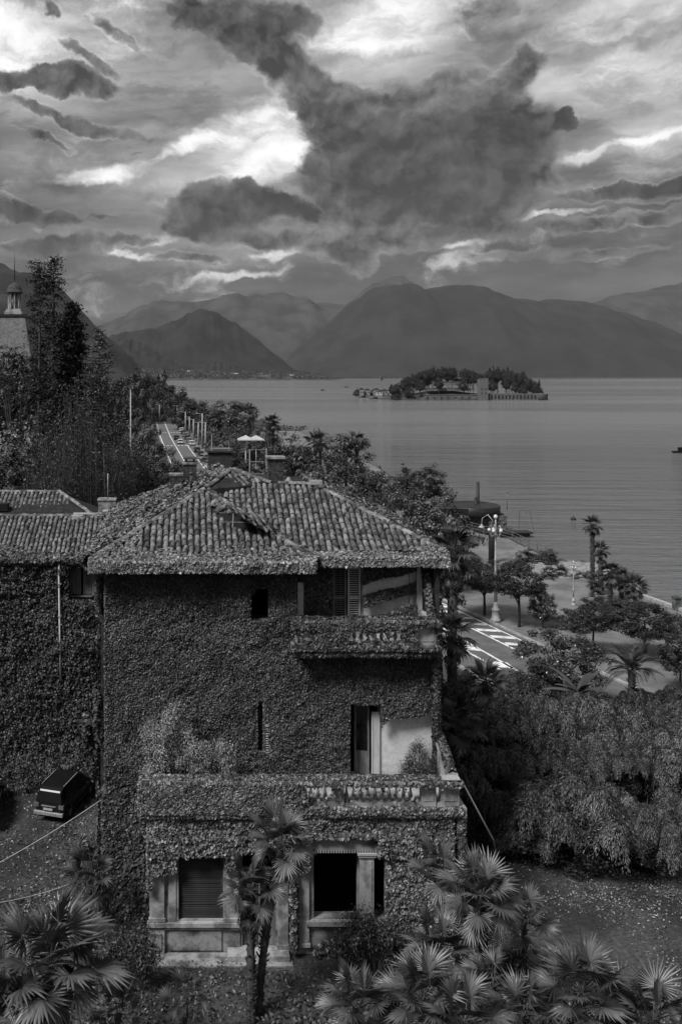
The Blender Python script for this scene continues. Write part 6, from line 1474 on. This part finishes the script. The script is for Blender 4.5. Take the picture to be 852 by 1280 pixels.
MB().tube([(.1+.35*math.cos(a), 0, zt+.2+.5*math.sin(a)) for a in np.linspace(0, PI, 7)], .05, 5).obj('roof_hoop', M_lampw, r_)
for x2 in (-1.1, 0, 1.1): MB().box(x2-.4, x2+.5, -.03, -.002, .8, 2.2).obj('window', M_glass, r_)
Y = 132; r_ = empty('pergola', (wx(322, Y), Y, -.95), 0, 'pale timber frame beside the cafe path', 'pergola')
zt = wz(562, Y)+.95; MB().beam((-1.2, 0, zt-1.8), (1.4, 0, zt-1.8), .1, .12).beam((-1.2, 0, zt), (1.2, 0, zt), .06, .08).obj('beam', M_metal, r_)
for x2 in (-1.2, 1.3): MB().beam((x2, 0, 0), (x2, 0, zt+(.2 if x2 > 0 else 0)), .16, .16).obj('post', M_lampw, r_)
tag(strip('path', lambda y: 8.2+(y-100)*.09, lambda y: 10.6+(y-100)*.09, 100, 165, -.86, M_pave), kind='structure')
Y = 122; r_ = empty('garden_wall', (wx(315, Y), Y, -.95), 0, 'rough rubble wall left of the slab topped chimney', 'stone wall')
MB().box(-3, 1.5, 0, .5, 0, wz(592, Y)+.95).obj('wall', M_rub, r_)
R = random.Random(12); bm = bmesh.new(); bmesh.ops.create_icosphere(bm, subdivisions=1, radius=.3); me = bpy.data.meshes.new('stone'); bm.to_mesh(me); bm.free(); me.materials.append(M_rub)
for k in range(24): link('stone', me, r_, (-2.9+k*.19, -.02, wz(592, Y)+.9+R.uniform(-.5, .1)), (R.random()*3, R.random()*3, 0), (1.2, .8, .7))

# ------------------------------------------------------------------ hotel with mansard roof and lantern cupola
Y = 140; hx = wx(13, Y); M_slate = mat('slate_roof', .10, .17, .7, 2.5, 6, .02)
h = empty('grand_hotel', (hx, Y, 0), 0, 'distant grand hotel with pale mansard roof, cupola lantern and flagpole', 'hotel')
z0, z1 = 8.0, wz(390, Y); gx = ground_z(hx, Y)
MB().box(-30, 3.4, 0, 14, gx-.5, 20).obj('wall', M_stone2, h)
b = MB(); b.add([(-30, -.4, 20), (3.8, -.4, 20), (3.8, 14, 20), (-30, 14, 20), (-28, 2.2, z1-.6), (1.9, 2.2, z1-.6), (1.9, 12, z1-.6), (-28, 12, z1-.6)], [(0, 1, 5, 4), (1, 2, 6, 5), (2, 3, 7, 6), (3, 0, 4, 7), (4, 5, 6, 7)]); rf = b.obj('roof', M_slate, h)
MB().box(-28.2, 2.1, 2.0, 12.2, z1-.598, z1-.2).obj('cornice', M_dk, rf)
MB().box(-30.2, 4.0, -.6, 0, 19.6, 20).box(-30.1, 3.9, -.5, 0, 18.4, 18.55).obj('cornice', M_dk, h)
dm_ = MB().box(-1, 1, -.5, 1.2, 0, 1.7).box(-1.15, 1.15, -.6, 1.3, 1.702, 1.9).mesh('dormer', M_stone2)
for x2 in (-12, -8, -4, .3): dd = link('dormer', dm_, rf, (x2, .4, 21.6)); MB().box(-.6, .6, -.53, -.502, .2, 1.5).obj('window', M_glass, dd)
for x2 in (-13, -10, -7, -4, -1, 1.6):
    for zz in (6, 10, 14): MB().box(x2-.6, x2+.6, -.05, -.002, zz, zz+2).obj('window', M_glass, h)
c = empty('cupola', (0, 3.6, z1-.2)); c.parent = h; c.scale = (1.38, 1.38, 1.0)
MB().box(-1.0, 1.0, -1.0, 1.0, 0, .5).box(-.85, .85, -.85, .85, .502, .9).obj('cupola_base', M_stone2, c)
for k in range(8):
    a = 2*PI*k/8+.2; MB().lathe([(.14, 0), (.1, .1), (.09, 2.5), (.13, 2.6)], (.68*math.cos(a), .68*math.sin(a), .9), 8).obj('column', M_stone2, c)
MB().lathe([(.35, .9), (.35, 3.5)], n=8).obj('lantern_core', M_stone, c)
MB().lathe([(.95, 3.5), (1.0, 3.6), (.95, 3.75), (.9, 3.78), (.86, 4.2), (.7, 4.7), (.4, 5.05), (.12, 5.2), (.1, 5.5), (.03, 5.6)], n=16).obj('dome', M_brick, c)
MB().tube([(0, 0, 5.3), (0, 0, wz(303, Y+3.6)-z1+.2)], [.07, .035], 6).obj('flagpole', M_rail, c)

# ------------------------------------------------------------------ island
IY = 834
isl = MB(); import itertools
def island_ground():
    n, mth = 60, 24; vs = []; fs = []
    xs = np.linspace(wx(484, IY), wx(683, IY), n); t = np.linspace(0, 1, n)
    prof = np.interp(np.linspace(484, 683, n), [484, 492, 530, 560, 600, 640, 670, 683], [.2, 2.0, 6, 10, 6, 5, 3, .5])
    for j in range(mth):
        v = j/(mth-1); y = IY-8+v*70
        for i in range(n):
            e = math.sin(PI*v)**.4; vs.append((xs[i], y, LZ-1+(prof[i]+1)*e))
    for j in range(mth-1):
        for i in range(n-1): fs.append((j*n+i, j*n+i+1, (j+1)*n+i+1, (j+1)*n+i))
    tag(link('island', np_mesh('island', vs, fs, MATS['earth'], True)), kind='structure')
    vs = [(wx(448, 980), 975, LZ+.8), (wx(500, 980), 975, LZ+.8), (wx(500, 980), 1010, LZ+1), (wx(448, 980), 1010, LZ+1), (wx(444, 980), 970, LZ-1), (wx(502, 980), 970, LZ-1), (wx(502, 980), 1015, LZ-1), (wx(444, 980), 1015, LZ-1)]
    tag(link('island', np_mesh('island', vs, [(0, 1, 2, 3), (4, 5, 1, 0), (5, 6, 2, 1), (6, 7, 3, 2), (7, 4, 0, 3)], MATS['earth'])), kind='structure')
island_ground()
s = FPX/IY
pal = empty('terraced_garden', (wx(560, IY), IY, LZ), 0, 'stepped stone garden terraces rising on the lake island', 'terrace')
for k, (xa, xb, zt_, yy, h_) in enumerate([(528, 596, 493, 0, 5), (536, 592, 485, 4, 2.2), (542, 584, 477, 9, 2.2), (548, 580, 470, 14, 2.2)]):
    x0, x1 = wx(xa, IY)-wx(560, IY), wx(xb, IY)-wx(560, IY); z_ = wz(zt_, IY)-LZ
    MB().box(x0, x1, yy-6, yy+10, 0 if k == 0 else z_-h_-.5, z_-.5).box(x0-.3, x1+.3, yy-6.3, yy+10, z_-.498, z_).obj('terrace_wall', M_rub, pal)
for k in range(7): MB().box(-22+k*6.5, -20.5+k*6.5, -6.2, -6.02, 1, 3.2).obj('niche', M_dk, pal)
for k, px in enumerate((552, 560, 568, 576, 584)): MB().lathe([(.5, 0), (.3, 1), (.2, 2.6), (.35, 3)], (wx(px, IY)-wx(560, IY), 8, wz(470, IY)-LZ-.2*k), 6).obj('statue', M_stone, pal)
cas = empty('castellated_tower', (wx(600, IY), IY-7, LZ), 0, 'pale square tower with battlements on the island shore', 'tower')
z_ = wz(474, IY)-LZ; MB().box(-4, 4, -3, 4, 0, z_).obj('wall', mat('pale_tower', .10, .16, .9, 1), cas)
for k in range(5): MB().box(-4+k*1.8, -3.1+k*1.8, -3.1, -2.4, z_+.002, z_+1.1).obj('battlement', MATS['pale_tower'], cas)
for a, c_ in ((-2, 9.5), (1.6, 9.5), (-2, 5.5), (1.6, 5.5)): MB().box(a-.45, a+.45, -3.06, -3.002, c_, c_+1.8).obj('window', M_glass, cas)
arc = empty('arcade_wall', (wx(640, IY), IY-6, LZ), 0, 'long low shore wall with dark arches along the right of the island', 'wall')
L_ = wx(672, IY)-wx(608, IY); MB().box(-L_/2, L_/2, -1, 3, 0, 6.5).obj('wall', M_rub, arc)
for k in range(14): MB().box(-L_/2+1.5+k*3.4, -L_/2+3.2+k*3.4, -1.06, -1.003, 1, 4.8).obj('arch', M_dk, arc)
qb = empty('round_bastion', (wx(674, IY), IY-3, LZ), 0, 'dark rounded bastion at the right tip of the island', 'wall'); MB().lathe([(6.2, -1), (6.0, 5.5), (6.2, 6.2), (5.8, 6.3)], n=18).obj('wall', M_rub, qb)
for k, px in enumerate((644, 648, 652, 656)): r_ = empty('white_tent', (wx(px, IY), IY, LZ+6.4), 0, 'small white tent on the island shore wall, number %s from the left' % ['one', 'two', 'three', 'four'][k], 'tent', 'white tents on the island'); MB().add([(-1.1, -1, 0), (1.1, -1, 0), (1.1, 1, 0), (-1.1, 1, 0), (0, 0, 1.7)], [(0, 1, 4), (1, 2, 4), (2, 3, 4), (3, 0, 4)]).obj('canopy', M_canvas, r_)
# trees of the island
R = random.Random(31)
top = lambda px: np.interp(px, [486, 500, 515, 525, 540, 560, 575, 590, 600, 612, 630, 650, 665, 680], [482, 478, 468, 462, 461, 458, 462, 464, 470, 462, 462, 466, 474, 482])
k = 0; G = 'trees covering the lake island'
for row, (y_, off, n_) in enumerate(((8, 0, 16), (26, -1, 18), (-3, 12, 14), (16, 5, 15))):
    for i in range(n_):
        px = 490+(i+.5)*186/n_+R.uniform(-3, 3)
        if off == 12 and 534 < px < 606 and i % 2: continue
        t_ = float(top(px))+off+R.uniform(-1, 3); h_ = R.uniform(9, 13); w_ = R.uniform(9, 14)
        if 596 < px < 606 and y_ < 20: continue
        side = ['far left end', 'left half', 'left half', 'right half', 'far right end'][min(4, int((px-486)/39))]
        tree('island_tree', px, t_, t_+h_+6, w_, IY+y_, CR_ROUND, 'dark tree on the %s of the lake island' % side, group='trees on the %s of the lake island' % side, gz=LZ+1)
for i, px in enumerate((616, 622, 634, 673, 612, 541)):
    cluster_tree('cypress_tree', px, IY+10, [(px, top(px)+5, 4, 16), (px, top(px), 2.5, 10)], 'slim pointed cypress on the island, %s' % ['right of the tower', 'second right of the tower', 'mid right', 'at the right tip', 'just by the tower', 'on the left shoulder'][i], n=160, leaf=1.0, gz=LZ+2)
# village on the low left end
R = random.Random(8)
house_spots = [(452, 494, 5), (459, 493, 6), (466, 492, 6), (474, 490, 8), (481, 492, 7), (489, 489, 8), (470, 495, 6), (494, 491, 6)]
for i, (px, pb, w_) in enumerate(house_spots):
    Y = 975+4*(i % 3); r_ = empty('village_house', (wx(px, Y), Y, LZ+.9), R.uniform(-.2, .2), 'small house in the island village, %s from the left' % ['first', 'second', 'third', 'fifth', 'sixth', 'seventh', 'fourth', 'last'][i], 'house', 'village houses at the left end of the island')
    W_ = w_/2*Y/FPX; H_ = R.uniform(4, 7); MB().box(-W_, W_, 0, 6, 0, H_).obj('wall', M_pale if i in (3, 5) else M_stone, r_)
    MB().add([(-W_-.4, -.4, H_), (W_+.4, -.4, H_), (W_+.4, 6.4, H_), (-W_-.4, 6.4, H_), (-W_*.5, 3, H_+1.6), (W_*.5, 3, H_+1.6)], [(0, 1, 5, 4), (1, 2, 5), (2, 3, 4, 5), (3, 0, 4)]).obj('roof', M_pan, r_)
    for q in (-.5, .5): MB().box(q*W_-.5, q*W_+.5, -.05, -.002, H_*.45, H_*.45+1.4).obj('window', M_glass, r_)
r_ = empty('bell_tower', (wx(477, 990), 990, LZ+1), 0, 'thin bell tower above the island village', 'tower'); MB().box(-1.1, 1.1, -1.1, 1.1, 0, 17).obj('wall', M_stone, r_); MB().add([(-1.3, -1.3, 17), (1.3, -1.3, 17), (1.3, 1.3, 17), (-1.3, 1.3, 17), (0, 0, 21)], [(0, 1, 4), (1, 2, 4), (2, 3, 4), (3, 0, 4)]).obj('roof', M_pan, r_)
for i, px in enumerate((447, 456, 463, 470, 486, 497, 503, 492)): tree('island_tree', px, 486+(i % 3)*2, 497, 11, 985+i, CR_DARK, 'dark tree among the island village houses', group='trees among the island village houses', gz=LZ+1)

# ------------------------------------------------------------------ far shore: low houses and woodland
R = random.Random(17); rs = np.random.RandomState(88)
words_ = ['first', 'second', 'third', 'fourth', 'fifth', 'sixth', 'seventh', 'eighth', 'ninth', 'tenth', 'eleventh', 'twelfth', 'thirteenth', 'fourteenth', 'fifteenth', 'sixteenth']
pxs = sorted(R.uniform(182, 398) for _ in range(16))
def shore_pt(px, v, Y0=4500, depth=700, zb=LZ-2):
    """a point on the shore strip seen in direction px; v from the water (0) to its crest (0.6)"""
    Yq = Y0+(v-.6)*depth; X_ = (px-CX)*Yq/FPX; pr = X_*FPX/Y0+CX
    H_ = CZ-(np.interp(pr, [p[0] for p in SHORE], [p[1] for p in SHORE])-CY)*Y0/FPX-zb
    return X_, Yq, zb+H_*np.sin(np.clip(v, 0, .6)/.6*PI/2)**1.15
for i, px in enumerate(pxs):
    X_, Y_, z_ = shore_pt(px, R.uniform(.2, .55)); W_ = R.uniform(5, 13); H_ = R.uniform(6, 11)
    r_ = empty('shore_house', (float(X_), float(Y_), float(z_)-1), R.uniform(-.3, .3), 'tiny house on the far shore, %s from the left' % words_[i], 'house', 'houses on the far shore')
    MB().box(-W_, W_, 0, 14, -4, H_).obj('wall', M_pale if i % 3 else M_stone, r_)
    MB().add([(-W_-1, -1, H_), (W_+1, -1, H_), (W_+1, 15, H_), (-W_-1, 15, H_), (-W_*.5, 7, H_+4), (W_*.5, 7, H_+4)], [(0, 1, 5, 4), (1, 2, 5), (2, 3, 4, 5), (3, 0, 4)]).obj('roof', M_pan, r_)
# woodland strip
n = 22000; px = rs.uniform(120, 410, n); v = rs.uniform(.12, .6, n); X_, Y_, z_ = shore_pt(px, v); k = fbm(px*.11, v*4, 4) > .42
z_ = z_+rs.rand(n)*np.where(v > .5, 16, 9)*fbm(px*.15, v*2, 3); p = np.stack([X_, Y_, z_], 1)[k]
tag(link('woodland', leaf_mesh('woodland', p, rs.normal(size=(len(p), 3))+[0, -.5, .6], 8, .7, rs, L_dark)), 'dark tree belt along the far shore left of the island', 'woodland', kind='stuff')
n = 7000; px = rs.uniform(420, 900, n); Y = 6450+rs.uniform(0, 200, n); py = 474.2-rs.rand(n)*4*fbm(px*.05, px*0, 3); p = np.stack([(px-CX)*Y/FPX, Y, CZ-(py-CY)*Y/FPX], 1)
tag(link('woodland', leaf_mesh('woodland', p, rs.normal(size=(n, 3))+[0, -.5, .6], 12, .7, rs, L_dark)), 'faint tree belt along the farthest shore behind the island', 'woodland', kind='stuff')

# near headland trees hiding the shore left of the lake
R = random.Random(5)
for i in range(16):
    px = 140+i*6.5+R.uniform(-2, 2); Y = R.uniform(430, 620); t_ = np.interp(px, [140, 160, 175, 200, 215, 245], [480, 474, 468, 478, 490, 506])+R.uniform(-2, 4)
    tree('headland_tree', px, t_, t_+26, 24, Y, CR_DARK if i % 3 else CR_MID, 'dark tree massed on the near headland', group='trees massed on the near headland', gz=-1)
for i, (px, py, Y) in enumerate([(284, 548, 225), (290, 556, 200), (300, 548, 215), (277, 542, 260), (312, 562, 180), (270, 534, 300)]):
    tree('broadleaf_tree', px, py-14, py+22, 34, Y, CR_MID if i % 2 else CR_DARK, ['bush tree over the parked cars', 'tree behind the kiosk roof', 'tree left of the parasols', 'small tree among the lamp posts', 'low tree under the parasols', 'dark tree near the far lamp posts'][i])

# ------------------------------------------------------------------ boats, buoys, cables
def boat(px, py, L, lab, name='boat', cat='boat', rz=0):
    Y = (CZ-LZ)*FPX/(py-CY); r_ = empty(name, (wx(px, Y), Y, LZ), rz, lab, cat)
    MB().add([(-L/2, -L*.12, .6), (L*.3, -L*.13, .6), (L/2, 0, .75), (L*.3, L*.13, .6), (-L/2, L*.12, .6), (-L*.45, -L*.08, -.2), (L*.3, -L*.06, -.2), (L*.4, 0, -.2), (L*.3, L*.06, -.2), (-L*.45, L*.08, -.2)], [(0, 1, 6, 5), (1, 2, 7, 6), (2, 3, 8, 7), (3, 4, 9, 8), (4, 0, 5, 9), (0, 4, 3, 2, 1)]).obj('hull', M_dk, r_)
    MB().box(-L*.2, L*.1, -L*.07, L*.07, .6, 1.7).obj('cabin', M_glass, r_); return r_
boat(403, 488, 9, 'small dark motor boat far out on the lake'); boat(433, 484, 12, 'dark boat left of the island village'); boat(852, 566, 6, 'dark boat cut by the right edge of the picture')
boat(455, 497, 12, 'boat moored before the island village', rz=.1); boat(470, 498.5, 14, 'larger boat moored before the island village', rz=-.1)
for i, (px, py, lab) in enumerate([(716, 650, 'dark buoy left of the tallest palm'), (503, 581, 'tiny buoy above the dome shaped tree'), (474, 585, 'tiny buoy left of the dome shaped tree')]):
    Y = (CZ-LZ)*FPX/(py-CY); r_ = empty('buoy', (wx(px, Y), Y, LZ), 0, lab, 'buoy'); MB().lathe([(.1, -.3), (.4, -.1), (.45, .15), (.3, .4), (.05, .5)], n=10).obj('float', M_dk, r_); MB().tube([(0, 0, .4), (0, 0, .8)], .04, 5).obj('ring', M_dk, r_)
def cable(a, b_, sag, lab):
    pts = []
    for i in range(15):
        t = i/14; p = Vector(a).lerp(Vector(b_), t); p.z -= sag*4*t*(1-t); pts.append(p)
    r_ = MB().tube(pts, .018, 4).obj('cable', mat('cable_sheath', .3, .4, .6, 3)); tag(r_, lab, 'cable')
cable((wx(-30, 30), 30, wz(1094, 30)), (wx(128, 32.3), 32.3, wz(999, 32.3)), .1, 'upper pale cable running to the villa corner')
cable((wx(-30, 29), 29, wz(1132, 29)), (wx(90, 31), 31, wz(1104, 31)), .12, 'lower pale cable ending in the shaded palm')
lp = empty('leaning_pole', (wx(616, 33), 33, wz(1050, 33)), 0, 'thin white pole leaning against the terrace corner', 'pole')
MB().tube([(0, 0, 0), ((578-616)*33/FPX, .2, (1050-978)*33/FPX)], .035, 6).obj('pole', M_white, lp)
MB().tube([(0, 0, 0), (.3, .1, -1.2)], .02, 5).obj('pole_tip', M_twig, lp)
# ------------------------------------------------------------------ air
def build_haze():
    b = MB(); b.box(-14000, 19000, -900, 15500, LZ-9, 1720)
    m = bpy.data.materials.new('haze_air'); m.use_nodes = True; nt = m.node_tree; nt.nodes.clear()
    out = nt.nodes.new('ShaderNodeOutputMaterial'); v = nt.nodes.new('ShaderNodeVolumePrincipled')
    v.inputs['Color'].default_value = (0.8, 0.8, 0.8, 1); v.inputs['Density'].default_value = HAZE; v.inputs['Anisotropy'].default_value = 0.0
    nt.links.new(v.outputs[0], out.inputs['Volume'])

    tag(b.obj('haze', m), kind='stuff')
HAZE = 2.1e-5
build_haze()
